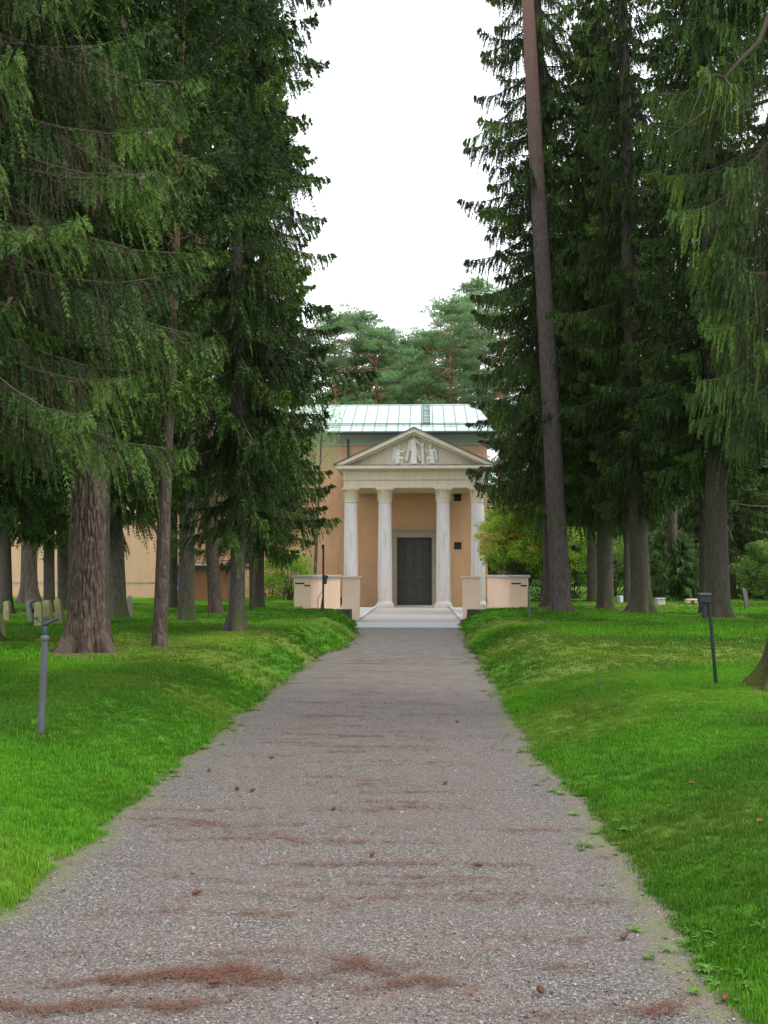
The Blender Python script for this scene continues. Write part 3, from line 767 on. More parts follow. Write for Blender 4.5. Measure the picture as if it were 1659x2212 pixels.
# door surround and doors
ds = MB(); ds.box(-1.68, -1.36, WY-.16, WY+.0, -.1, 3.67).box(.52, .84, WY-.16, WY+.0, -.1, 3.67).box(-1.68, .84, WY-.161, WY+.0, 3.67, 4.02)
chp(ds.build('door_surround', M['stone_door'], CH))
chp(MB().box(-1.74, .90, WY-.24, WY, 4.02, 4.10).build('surround_cornice', M['stone_door'], CH))
for s, x0, x1 in ((0, -1.355, -.425), (1, -.415, .515)):
    d = chp(MB().box(x0, x1, WY+.14, WY+.22, -.02, 3.665).build('door_leaf', M['bronze'], CH))
    W_ = x1-x0
    fr = MB(); YY0 = WY+.14
    zr = [(.38, 1.28), (1.86, 2.72), (2.80, 3.58)]
    for z0, z1 in zr:
        for k in range(2):
            xa = x0+.06+k*(W_-.12)/2+.015; xb = x0+.06+(k+1)*(W_-.12)/2-.015
            pmb = MB(); pmb.box(xa, xb, YY0-.022, YY0, z0, z0+.03).box(xa, xb, YY0-.022, YY0, z1-.03, z1).box(xa, xa+.03, YY0-.022, YY0, z0+.03, z1-.03).box(xb-.03, xb, YY0-.022, YY0, z0+.03, z1-.03)
            pmb.box(xa+.07, xb-.07, YY0-.014, YY0, z0+.07, z1-.07)
            pmb.build('door_panel', M['bronze'], d)
    for zz, r_ in ((1.38, .055), (1.72, .055), (.22, .075)):
        for k in range(4):
            xc = x0+.13+k*(W_-.26)/3
            bo = MB(); pts = []
            bo.lathe([(r_, 0), (r_, .012), (r_*.72, .018), (r_*.66, .010), (r_*.45, .03), (.012, .042)], (0, 0), 14)
            b_ = bo.build('boss', M['bronze'] if zz > .3 else M['verdigris'], d, smooth=50); b_.rotation_euler = (rad(90), 0, 0); b_.location = (xc, YY0, zz)
    MB().box(x0+.03, x1-.03, YY0-.018, YY0, 1.50, 1.60).build('door_band', M['bronze'], d)
    MB().box(x0, x1, YY0-.016, YY0, -.02, .10).build('kick_plate', M['verdigris'], d)
r_ = tag(empty('wall_lamp', (3.42, 50.0, 1.1)), 'small white lamp knob by the near end of the right portico plinth', 'lamp')
MB().tube([(0, 0, -1.0), (0, 0, 0)], .018, 6).build('stem', M['steel_galv'], r_)
MB().lathe([(.02, 0), (.06, .03), (.07, .08), (.03, .13)], sides=12).build('lamp_head', M['sign_white'], r_, smooth=60)

# ---------------------------------------------------------------- foliage builders
def norm(a): return a / np.maximum(np.linalg.norm(a, axis=-1, keepdims=True), 1e-9)
def branch_proto(r, L, sp2, K, tl, tw, pend, dead=.10):
    """one spruce branch along +x with hanging side twigs; returns verts (T,3,3), tint (T,3)"""
    n = max(4, int(L*.9/sp2))
    s = np.concatenate([np.linspace(.10*L, L, n) + r.normal(0, sp2*.3, n), np.linspace(.10*L, L, n) + r.normal(0, sp2*.3, n)])
    s = np.clip(s, .05*L, L*1.0); side = np.repeat([1, -1], n)
    t = s / L
    base = np.stack([s*.97, .02*side, L*(-.40*t**1.3 + .27*t**3.0)], -1)
    clump = .45 + .9*vnoise(s*2.2, side*9.0, r.random()*50)
    l2 = pend*(.40+.60*np.sin(np.pi*np.clip(t, 0, 1)**.8)) * r.uniform(.55, 1.2, 2*n) * clump + .07
    l2 = np.minimum(l2, (L-s)*1.2 + .22)
    ang = np.radians(r.uniform(30, 68, 2*n))
    h = np.stack([np.cos(ang), side*np.sin(ang), r.normal(0, .12, 2*n)], -1)
    droop = r.uniform(.55, 1.15, 2*n)*(1-.5*t**3)
    u = (np.arange(K)+.6)/K
    U = u[None, :, None]
    P = base[:, None, :] + l2[:, None, None]*(h[:, None, :]*(.62*U-.17*U**2) + np.array([0, 0, -1.])*(droop[:, None, None]*.85*U**1.45))
    T = norm(h[:, None, :]*(.62-.34*U) + np.array([0, 0, -1.])*(droop[:, None, None]*1.23*U**.45))
    W = norm(r.normal(0, 1, (2*n, 1, 3))*np.array([1, 1, .3]))
    V = norm(np.cross(T, W))
    vs, ts = [], []
    isdead = (r.random(2*n) < dead*(1.6-1.3*t))
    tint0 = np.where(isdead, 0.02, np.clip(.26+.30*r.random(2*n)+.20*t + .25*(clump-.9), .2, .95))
    for sg in (1, -1, 0):
        D = norm(T*r.uniform(.5, .9, (2*n, K, 1)) + V*sg*.85 + np.array([0, 0, -.22]) + r.normal(0, .14, (2*n, K, 3)))
        ln = tl*(1.05-.45*u)[None, :, None]*r.uniform(.6, 1.25, (2*n, K, 1))
        if sg == 0:
            if K < 2: continue
            ln = (l2/K*1.3)[:, None, None] + 0*ln; D = T
        ln = np.where(isdead[:, None, None] & (sg != 0), ln*.55, ln)
        bw = norm(np.cross(D, r.normal(0, 1, (2*n, K, 3))))*tw*.5*np.where(isdead, .42, 1.0)[:, None, None]*(.7 if sg == 0 else 1)
        tri = np.stack([P-bw, P+bw, P+D*ln], 2)
        vs.append(tri.reshape(-1, 3, 3))
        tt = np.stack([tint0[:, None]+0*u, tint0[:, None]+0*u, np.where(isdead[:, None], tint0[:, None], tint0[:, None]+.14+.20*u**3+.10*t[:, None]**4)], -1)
        ts.append(tt.reshape(-1, 3))
    return np.concatenate(vs), np.concatenate(ts)

PROTO = {}
def protos(level):
    if level not in PROTO:
        r = np.random.default_rng(11+len(level))
        cfg = {'fine': (.050, 21, .080, .0165, .82), 'mid': (.082, 12, .13, .033, .85), 'coarse': (.13, 7, .21, .062, .85)}[level]
        PROTO[level] = {L: [branch_proto(r, L, cfg[0], cfg[1], cfg[2], cfg[3], cfg[4]*min(1, .5+L*.25), .42 if level == 'fine' else .16) for _ in range(3)] for L in (.9, 1.6, 2.4)}
    return PROTO[level]

def spruce_crown(seed, H, R, zb, level='mid', top_level=None, ztop=None, wh=.40, nb=5.2, gaps=.12, az_avoid=None, zlow_drop=0.0):
    r = np.random.default_rng(seed)
    V, T = [], []; limbs = MB()
    z = zb
    while z < H-.25:
        u = (z)/H
        rad_ = R*min(1.0, ((H-z)/(H*.62))**.8)*(.80+.2*min(1, (z-zb)/2.0))
        k = int(nb + r.random())
        a0 = r.random()*6.28
        for i in range(k):
            a = a0 + i*2*math.pi/k + r.normal(0, .22)
            # big gaps, shared over neighbouring whorls
            gp = float(vnoise(math.cos(a)*1.3+seed, math.sin(a)*1.3, z*.55))
            if gp < .5-.5*math.sqrt(max(0, 1-2*gaps)) + gaps*.75: continue
            if az_avoid is not None:
                d = abs((a-az_avoid+math.pi) % (2*math.pi)-math.pi)
                if d < .55 and r.random() < .75: continue
            L = rad_*r.uniform(.62, 1.12)*(.70+.55*gp)
            if L < .15: continue
            lv = level if (ztop is None or z < ztop) else top_level
            pr = protos(lv); key = min(pr, key=lambda q: abs(q-L)); v, t = pr[key][r.integers(3)]
            sc = L/key; scv = (sc, .75*sc**.5*(1 if r.random() < .5 else -1), max(.45, min(1.25, sc**.5)))
            tilt = r.normal(.02, .10) + .30*max(0, u-.55)*2 - .16*(1-u) - zlow_drop*(1-u)
            ca, sa = math.cos(a), math.sin(a); ct, st = math.cos(tilt), math.sin(tilt)
            w = v*np.array(scv)
            x = w[..., 0]*ct - 0*w[..., 2]; zz = w[..., 2] + w[..., 0]*st
            X = x*ca - w[..., 1]*sa; Y = x*sa + w[..., 1]*ca
            zj = z + r.normal(0, .10)
            V.append(np.stack([X, Y, zz+zj], -1)); T.append(np.where(t < .05, t, np.clip(t + r.normal(0, .10), .2, 1)))
            q = np.linspace(0, .93, 5); bx = q*L*.97*ct; bz = L*(-.40*q**1.3+.27*q**3)*scv[2]/sc + q*L*.97*st + zj
            limbs.tube([(float(b_*ca), float(b_*sa), float(c_)) for b_, c_ in zip(bx, bz)], [max(.005, .007+.008*L)*(1-.8*e) for e in q], 4, cap=False)
        z += wh*r.uniform(.7, 1.3)*(1 if z < H*.75 else .75)
    V = np.concatenate(V).reshape(-1, 3); T = np.concatenate(T).reshape(-1)
    Fc = np.arange(len(V), dtype=np.int32).reshape(-1, 3)
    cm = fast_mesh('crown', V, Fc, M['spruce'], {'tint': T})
    lm = bpy.data.meshes.new('limbs'); lm.from_pydata(limbs.v, [], limbs.f); lm.update(); lm.materials.append(M['twig'])
    print('spruce', seed, 'tris', len(Fc), 'limb', len(limbs.f))
    return cm, lm

def trunk_mesh(track, H, r0, r1, mat, flare=.75, fl_h=.35, sides=20, dz=.25, lobes=5, seed=0, furrow=None, rough=.05, flare_z=0.3):
    """track: list of (z, dx, dy) offsets from the foot, z ascending from 0"""
    zs = list(np.arange(-.25, .9, .06)); zs += list(np.arange(zs[-1]+dz, H, dz)) + [H]
    if furrow: zs = list(np.arange(-.25, furrow, .016)) + list(np.arange(furrow, H, .3)) + [H]
    zs = np.array(zs); tz = np.array([q[0] for q in track]); tx = np.array([q[1] for q in track]); ty = np.array([q[2] for q in track])
    def ext(zv, tv):
        y = np.interp(zv, tz, tv)
        if len(tz) > 1:
            sl_ = (tv[-1]-tv[-2])/(tz[-1]-tz[-2]); y = np.where(zv > tz[-1], tv[-1]+(zv-tz[-1])*sl_, y)
        return y
    cx_, cy_ = ext(zs, tx), ext(zs, ty)
    th = np.linspace(0, 2*math.pi, sides, endpoint=False)
    Z, TH = np.meshgrid(zs, th, indexing='ij')
    # r0 is the width just above the flare, r1 the width at the top of the track
    rr = np.interp(Z, [0, max(tz[-1], 1), H], [r0, r1, .02])
    fl = np.exp(-np.clip(Z, 0, None)/fl_h)
    ph = seed*1.7
    lob = .55 + .45*np.cos(lobes*TH+ph+.4*np.sin(2*TH+ph)) + .3*np.cos(2*TH-ph)
    rr = rr*(1 + flare*fl*lob*np.clip(1.25-.9*Z, .3, 1.3)*.9)
    rr = rr*(1 + rough*2*(fbm(np.cos(TH)*2.2+seed, np.sin(TH)*2.2, Z*.7, 4)-.5))
    if furrow:
        # plates of thick pine bark
        U_ = TH/(2*math.pi)*26; Wz = Z/.25
        U_ = U_ + .9*(vnoise(U_*.8, Wz*.7, 3)-.5); 
        d1 = np.full(Z.shape, 9.); d2 = np.full(Z.shape, 9.)
        iu, iw = np.floor(U_), np.floor(Wz)
        for a in (-1, 0, 1):
            for b_ in (-2, -1, 0, 1, 2):
                cu, cw = iu+a, iw+b_; cm_ = np.mod(cu, 26)
                jx = hash3(cm_, cw, 0*cw, 1); jy = hash3(cm_, cw, 0*cw, 2)
                d = np.hypot(U_-(cu+jx), (Wz-(cw+jy))*.50)
                nd1 = np.minimum(d1, d); d2 = np.minimum(np.maximum(d1, d), d2); d1 = nd1
        pl = .75*sstep(.03, .34, d2-d1) + .25*sstep(.3, .6, fbm(np.cos(TH)*5, np.sin(TH)*5, Z*2.2, 3, 9))
        fine = fbm(np.cos(TH)*14, np.sin(TH)*14, Z*9, 4, 7)
        rr = rr + .048*(pl-1) + .016*(fine-.5)*pl + .02*(fbm(np.cos(TH)*3, np.sin(TH)*3, Z*1.2, 3, 5)-.5)
    X = cx_[:, None] + rr*np.cos(TH); Y = cy_[:, None] + rr*np.sin(TH)
    n, k = Z.shape
    V = np.stack([X, Y, Z], -1).reshape(-1, 3)
    i0 = np.arange(n-1)[:, None]*k + np.arange(k)[None, :]; i1 = np.arange(n-1)[:, None]*k + (np.arange(k)+1)[None, :] % k
    Fc = np.stack([i0, i1, i1+k, i0+k], -1).reshape(-1, 4)
    return fast_mesh('trunk', V, Fc, mat, smooth=not furrow or True)

CROWNS = {
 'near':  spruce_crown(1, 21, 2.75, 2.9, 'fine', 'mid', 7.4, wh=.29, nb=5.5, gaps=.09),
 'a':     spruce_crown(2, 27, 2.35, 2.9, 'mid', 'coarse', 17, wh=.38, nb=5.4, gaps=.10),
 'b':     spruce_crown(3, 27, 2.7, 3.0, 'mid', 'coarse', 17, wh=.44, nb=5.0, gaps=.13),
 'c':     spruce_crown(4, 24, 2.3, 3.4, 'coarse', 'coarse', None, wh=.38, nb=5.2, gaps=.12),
}
print('total crown tris', sum(len(c[0].polygons) for c in CROWNS.values()))

def place_tree(t, name, label, H, mat, crown=None, rz=0, cs=(1, 1, 1), cdz=0, cat='spruce', group=None, extra=None, mossy=False, **kw):
    p = t['p']; track = [(0, 0, 0)]
    for q in t['track']:
        a = at(q[0], q[1], p.y); track.append((a.z-p.z, a.x-p.x, 0))
    ztop = track[-1][0]
    wr1 = t['w'][1]*p.y/F/2
    # width given at the foot is measured above the root flare
    root = tag(empty(name, p), label, cat, group)
    me = trunk_mesh(track, H, t['r']*.86, wr1, M[mat], seed=int(p.x*13+p.y) % 97, **kw)
    link('trunk', me, root)
    if cat == 'spruce':
        rs_ = np.random.default_rng(int(p.y*31+p.x*7) % 999); tw_ = MB()
        for i in range(16):
            z_ = rs_.uniform(1.3, 6.5); a_ = rs_.random()*6.28; cx__ = np.interp(z_, [q[0] for q in track], [q[1] for q in track]) if len(track) > 1 else 0
            L_ = rs_.uniform(.15, 1.0); R0 = t['r']*.75; dz_ = rs_.uniform(-.35, .1)
            c_, s_ = math.cos(a_), math.sin(a_)
            tw_.tube([(cx__+R0*.7*c_, R0*.7*s_, z_), (cx__+(R0+L_*.5)*c_, (R0+L_*.5)*s_, z_+dz_*L_*.4), (cx__+(R0+L_)*(c_-.1*s_), (R0+L_)*(s_+.1*c_), z_+dz_*L_)], [.014, .010, .003], 4, cap=False)
        tw_.build('dead_twigs', M['twig'], root)['kind'] = 'stuff'
    lean = math.atan2(track[-1][1], track[-1][0]) if track[-1][0] > 0 else 0
    if crown:
        cm, lm = CROWNS[crown]
        for nm, m_ in (('crown', cm), ('limbs', lm)):
            o = link(nm, m_, root, (track[-1][1]*.0, 0, cdz))
            o.rotation_mode = 'XYZ'
            o.matrix_local = Matrix.Translation((0, 0, cdz)) @ Matrix.Rotation(lean, 4, 'Y') @ Matrix.Rotation(rz, 4, 'Z') @ Matrix.Diagonal((*cs, 1))
    return root, track
T_ = {t['k']: t for t in TREES}

# ---------------------------------------------------------------- pines
def clump_proto(r, n, rx, rz_, tl, tw, k=6):
    c = norm(r.normal(0, 1, (n, 3)))*(r.random((n, 1))**.4)*np.array([rx, rx, rz_])
    D = norm(r.normal(0, 1, (n, k, 3))*np.array([1, 1, .7]) + np.array([0, 0, .55]) + norm(c)[:, None, :]*.7)
    bw = norm(np.cross(D, r.normal(0, 1, (n, k, 3))))*tw*.5
    P = c[:, None, :]
    tri = np.stack([P-bw, P+bw, P+D*tl*r.uniform(.7, 1.2, (n, k, 1))], 2).reshape(-1, 3, 3)
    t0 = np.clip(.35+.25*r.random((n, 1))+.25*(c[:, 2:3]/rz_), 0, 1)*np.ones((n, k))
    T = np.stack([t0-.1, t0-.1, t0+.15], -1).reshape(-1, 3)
    return tri, T
def pine_tree_meshes(seed, H, crown_base, R, n_clumps=46, n=150, tl=.20, tw=.045, limb_mat='bark_pine', leaf='pine'):
    r = np.random.default_rng(seed); cps = [clump_proto(r, n, .75, .26, tl, tw) for _ in range(4)]
    V, T = [], []; limbs = MB()
    for i in range(n_clumps):
        u = (i+.5)/n_clumps; z = crown_base + (H-crown_base)*(u**.85)
        rr = R*(.35+.65*math.sin(math.pi*min(1, .25+.68*u)))*math.sqrt(r.random())*1.05
        if u > .9: rr *= .35
        a = i*2.4 + r.normal(0, .4)
        c = np.array([rr*math.cos(a), rr*math.sin(a), z])
        for q in range(3):
            v, t = cps[r.integers(4)]; s = r.uniform(.4, 1.05)*(.6+.4*R/3)
            off = r.normal(0, .52, 3)*np.array([1, 1, .6]); ph = r.random()*6.28; cp_, sp_ = math.cos(ph), math.sin(ph)
            x = v[..., 0]*cp_ - v[..., 1]*sp_; y = v[..., 0]*sp_ + v[..., 1]*cp_
            V.append(np.stack([x*s, y*s, v[..., 2]*s], -1) + c + off); T.append(np.clip(t + r.normal(0, .08), 0, 1))
        zb = z - .25*rr - .5
        mid = (c[0]*.5 + r.normal(0, .15), c[1]*.5 + r.normal(0, .15), zb + (z-zb)*.25)
        limbs.tube([(0, 0, zb), mid, (c[0], c[1], c[2]-.1)], [.018*R, .011*R, .004*R], 5, cap=False)
    V = np.concatenate(V).reshape(-1, 3); T = np.concatenate(T).reshape(-1)
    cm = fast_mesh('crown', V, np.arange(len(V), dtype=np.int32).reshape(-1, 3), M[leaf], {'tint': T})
    lm = bpy.data.meshes.new('limbs'); lm.from_pydata(limbs.v, [], limbs.f); lm.update(); lm.materials.append(M[limb_mat])
    return cm, lm
M['bark_orange'] = bark_material('orange_pine_limbs', (.30, .14, .08), (.50, .24, .13), vs=(6, 6, 3), strength=.4, dist=.01)
CROWNS['pine_far_a'] = pine_tree_meshes(21, 19, 6.5, 3.6, 78, 120, .15, .036, limb_mat='bark_orange')
CROWNS['pine_far_b'] = pine_tree_meshes(22, 18, 5.5, 3.2, 66, 120, .15, .036, limb_mat='bark_orange')
CROWNS['pine_near'] = pine_tree_meshes(23, 24, 12.5, 2.3, 40, 120, .15, .025, limb_mat='bark_orange', leaf='pine_dark')
CROWNS['pine_slim'] = pine_tree_meshes(24, 13, 6.4, 1.25, 40, 80, .14, .022, limb_mat='bark_dull', leaf='pine_dark')

# left side
place_tree(T_['big_pine'], 'pine_tree', 'massive old pine with deeply furrowed plated bark, thickest trunk left of the path', 22, 'bark_plates', 'pine_near', 0, (1, 1, 1), 0, 'pine',
           sides=200, furrow=4.0, flare=.70, fl_h=.28, lobes=6)
place_tree(T_['pine_slim'], 'pine_tree', 'slim leaning pine with bare bark between the massive furrowed trunk and the path', 12.5, 'bark_pine', 'pine_slim', 1.1, (1, 1, 1), 0, cat='pine', sides=28, flare=.18, fl_h=.25)
place_tree(T_['trunk_grey'], 'spruce_tree', 'tall straight grey spruce trunk standing beside the blue sign', 25, 'bark_spruce', 'c', 1.3, (.75, .75, .62), 9.5, sides=28, flare=.35)
place_tree(T_['pine_orange'], 'pine_tree', 'leaning pine with orange upper stem in front of the low brick hut', 24, 'bark_pine', 'pine_near', .7, (1, 1, 1), 0, 'pine', sides=24, flare=.3)
place_tree(T_['spruce_main'], 'spruce_tree', 'tall full spruce with flared mossy foot, nearest spruce to the left edge of the path', 27, 'bark_spruce', 'a', .4, (1, 1, 1), -.5, sides=32, flare=1.15, fl_h=.42, lobes=3)
place_tree(T_['spruce_second'], 'spruce_tree', 'spruce behind the nearest path-side spruce, beside the bright green shrub', 26, 'bark_spruce', 'b', 2.1, (.94, .94, .96), -.6, sides=20, flare=.4)
place_tree(T_['spruce_thin'], 'spruce_tree', 'thin dark spruce trunk seen just left of the bright green shrub', 24, 'bark_spruce', 'b', 3.3, (.88, .88, .95), -.4, sides=14, flare=.3)
place_tree(T_['spruce_mid'], 'spruce_tree', 'dark spruce just right of the massive furrowed pine, low branches over the slim pine', 27, 'bark_spruce', 'b', .2, (.95, .95, 1), -.2, sides=28, flare=.5)
place_tree(T_['spruce_dark_b'], 'spruce_tree', 'dark spruce trunk behind the leaning gravestones', 25, 'bark_spruce', 'a', 1.9, (1.05, 1.05, .95), -.2, sides=18, flare=.4)
place_tree(T_['spruce_dark_c'], 'spruce_tree', 'dark spruce trunk half hidden behind the left side of the massive furrowed pine', 26, 'bark_spruce', 'c', .9, (1.1, 1.1, 1.0), .3, sides=20, flare=.3)
place_tree(T_['spruce_edge'], 'spruce_tree', 'dark leaning spruce trunk farthest to the left, beside the lone gravestone', 25, 'bark_spruce', 'a', 4.0, (1.1, 1.1, .95), -.1, sides=18, flare=.5)
place_tree(T_['grey_left'], 'pine_tree', 'grey flared trunk in front of the peach building, behind the gravestones', 23, 'bark_pine', 'pine_near', 2.2, (1, 1, .95), 0, 'pine', sides=20, flare=.9, fl_h=.6)
place_tree(T_['dark_behind'], 'spruce_tree', 'very dark narrow trunk behind the slim leaning pine, next to the blue sign', 22, 'bark_spruce', 'c', 5.0, (.8, .8, .85), 1.0, sides=14, flare=.5)
# near spruce whose trunk stands just outside the picture
def free_tree(name, x, y, H, r0, label, crown, rz, cs, cdz, cat='spruce', mat='bark_spruce', group=None):
    root = tag(empty(name, (x, y, gz(x, y))), label, cat, group)
    link('trunk', trunk_mesh([(0, 0, 0), (H*.8, 0, 0)], H, r0, r0*.35, M[mat], seed=int(x*7+y) % 31, sides=14), root)
    if crown:
        for nm, m_ in zip(('crown', 'limbs'), CROWNS[crown]):
            o = link(nm, m_, root); o.matrix_local = Matrix.Translation((0, 0, cdz)) @ Matrix.Rotation(rz, 4, 'Z') @ Matrix.Diagonal((*cs, 1))
    return root
free_tree('spruce_tree', -4.75, 10.2, 21, .26, 'great spruce at the left edge with curtains of hanging brown and green twigs in front', 'near', .3, (.98, .98, 1), .35)
free_tree('spruce_tree', -7.75, 17.5, 25, .28, 'spruce behind the great hanging spruce, filling the left edge above the gravestones', 'a', 2.4, (1.1, 1.1, .93), 0)
free_tree('spruce_tree', -5.62, 17.6, 26, .17, 'slender spruce hidden behind the massive pine, branches in front of the slim pine', 'a', 4.4, (1.12, 1.12, .96), .75)
free_tree('spruce_tree', -7.55, 23.2, 27, .25, 'spruce with wide dark branches around the stem of the massive furrowed pine', 'b', 3.7, (.85, .85, 1), 1.2)
free_tree('spruce_tree', -6.35, 13.6, 23, .25, 'spruce outside the left edge whose twigs cover the upper stem of the massive pine', 'near', 2.6, (1.0, 1.0, 1.1), .7)
free_tree('spruce_tree', -5.55, 12.1, 22, .25, 'spruce outside the left edge with boughs hanging in front of the massive pine', 'near', 4.5, (1.12, 1.12, 1.0), 1.15)
# right side
place_tree(T_['pine_tall'], 'pine_tree', 'very tall clear pine stem right of the forecourt wall, bare up to the sky', 31, 'bark_dull', None, 0, cat='pine', sides=36, flare=.45, fl_h=.3)
place_tree(T_['spruce_behind_tall'], 'spruce_tree', 'tall spruce directly behind the bare pine stem, ragged outline against the sky', 42, 'bark_spruce', 'b', 4.3, (1.16, 1.16, 1.62), -.7, sides=24, flare=.8, fl_h=.5)
place_tree(T_['trunk_r3'], 'spruce_tree', 'dark spruce with thick straight trunk, first one right of the tall bare pine', 28, 'bark_spruce', 'a', 3.1, (.9, .9, 1.02), .3, sides=28, flare=.35)
place_tree(T_['trunk_r4'], 'spruce_tree', 'narrow spruce trunk standing behind the first dark spruce right of the bare pine', 27, 'bark_spruce', 'c', .3, (1.1, 1.1, 1.08), .5, sides=16, flare=.3)
place_tree(T_['spruce_r5'], 'spruce_tree', 'spruce with flared mossy foot standing between the narrow trunks and the open lawn', 28, 'bark_spruce', 'b', 1.2, (.85, .85, 1.03), .5, sides=32, flare=.85, fl_h=.45)
place_tree(T_['trunk_r6'], 'spruce_tree', 'thin spruce trunk close behind the flared spruce, near the small white box', 26, 'bark_spruce', 'c', 2.6, (1.0, 1.0, 1.05), .3, sides=14, flare=.3)
place_tree(T_['spruce_r7'], 'spruce_tree', 'thick grey spruce trunk behind the dark green pole with the meter box', 27, 'bark_spruce', 'a', 5.2, (1.0, 1.0, 1), 1.5, sides=36, flare=.5)
place_tree(T_['dark_r7b'], 'spruce_tree', 'dark trunk pressed against the left side of the thick grey spruce', 26, 'bark_spruce', 'c', 3.9, (1.0, 1.0, 1), 1.0, sides=18, flare=.3)
place_tree(T_['near_right'], 'spruce_tree', 'mossy flared spruce foot at the right edge of the lawn, closest trunk on that side', 19, 'bark_mossy', 'near', 2.0, (.55, .55, .95), .9, sides=64, flare=1.7, fl_h=.34, lobes=4)
place_tree(T_['far_trunk'], 'pine_tree', 'distant pine with reddish stem behind the round white globe lamp', 27, 'bark_pine', None, 0, cat='pine', sides=14, flare=.2)
free_tree('spruce_tree', 9.4, 21.0, 25, .26, 'spruce at the right side whose hanging branches cover the top of the thick grey trunk', 'a', .9, (1.05, 1.05, .9), 1.3)
free_tree('spruce_tree', 10.6, 25.5, 26, .26, 'spruce outside the right edge with dark drooping twigs above the leaning stone post', 'b', 5.3, (1.05, 1.05, 1), .4)
free_tree('spruce_tree', 5.25, 43, 21, .24, 'spruce behind the bare pine, its branches hiding the right roof end and pediment tip', 'a', 2.2, (1.25, 1.25, .80), 1.6)
# far row on both sides
far = [(-19, 60, 'c', 1.15, 'behind the peach building, leftmost of the far spruces'), (-14, 66, 'b', 1.1, 'rising behind the peach building above the gravestones'),
       (-9.5, 70, 'c', 1.1, 'behind the left half of the chapel roof'), (8.2, 62, 'b', 1.05, 'right of the chapel behind the turning shrubs'),
       (11.5, 56, 'c', 1.0, 'in the gap between bare pine and first dark spruce'), (14.8, 64, 'b', 1.1, 'far back on the right behind the small white box'),
       (18.0, 58, 'c', 1.0, 'far back on the right above the globe lamp'), (20.5, 66, 'b', 1.1, 'far back behind the grey spruce with double stem'), (24.5, 60, 'c', 1.1, 'far back behind the leaning stone post'),
       (14.0, 47, 'c', .9, 'mid distance on the right between the flared spruce and thick grey trunk'), (21.5, 50, 'c', .95, 'mid distance at the right edge of the lawn')]
for i, (x, y, cr_, s, lab) in enumerate(far):
    free_tree('spruce_tree', x, y, 27*s if cr_ != 'c' else 24*s, .26, 'distant spruce ' + lab, cr_, i*1.37, (s*1.15, s*1.15, s), -1.0, group='spruces at the far edge of the wood')
# pines behind the chapel
pines = [(770, 74, 'pine_far_a', 684, 'a', 'leftmost pine above the chapel roof with open twiggy top'), (812, 71, 'pine_far_b', 716, 'b', 'low broad pine above the roof, left of the dip in the treeline'),
         (868, 80, 'pine_far_b', 745, 'a', 'smallest pine at the dip in the treeline above the pediment'), (925, 77, 'pine_far_a', 728, 'b', 'pine above the roof ladder'),
         (975, 73, 'pine_far_a', 655, 'a', 'tall broad pine above the right part of the chapel roof'), (1035, 76, 'pine_far_b', 612, 'b', 'tallest pine over the roof, half behind the ragged spruce'),
         (722, 70, 'pine_far_a', 690, 'a', 'pine behind the chapel roof, half hidden by the path-side spruce'), (1085, 70, 'pine_far_b', 640, 'b', 'pine behind the right roof end, seen through the spruce'),
         (790, 85, 'pine_far_a', 735, 'a', 'rear pine filling the gap between the two left pines'), (842, 88, 'pine_far_b', 772, 'a', 'rear pine low behind the dip left of the pediment top'),
         (900, 90, 'pine_far_a', 770, 'a', 'rear pine straight above the pediment top'), (950, 86, 'pine_far_b', 725, 'a', 'rear pine between the ladder pine and the tall broad one'), (1005, 88, 'pine_far_a', 660, 'a', 'rear pine behind the two tallest ones on the right')]
for i, (xd, Y, cr_, ytop, q, lab) in enumerate(pines):
    base = at(xd, 1240, Y); top = at(xd, ytop, Y); H = top.z + .3
    hh = 19 if cr_ == 'pine_far_a' else 18; s = H/hh
    root = tag(empty('pine_tree', (base.x, Y, 0)), lab, 'pine', 'pines behind the chapel roof')
    link('trunk', trunk_mesh([(0, 0, 0), (H*.8, 0, 0)], H*.96, .24, .09, M['bark_orange'], sides=10, seed=i), root)
    for nm, m_ in zip(('crown', 'limbs'), CROWNS[cr_]):
        o = link(nm, m_, root); o.matrix_local = Matrix.Rotation(i*1.9, 4, 'Z') @ Matrix.Diagonal((1.0, 1.0, s, 1))

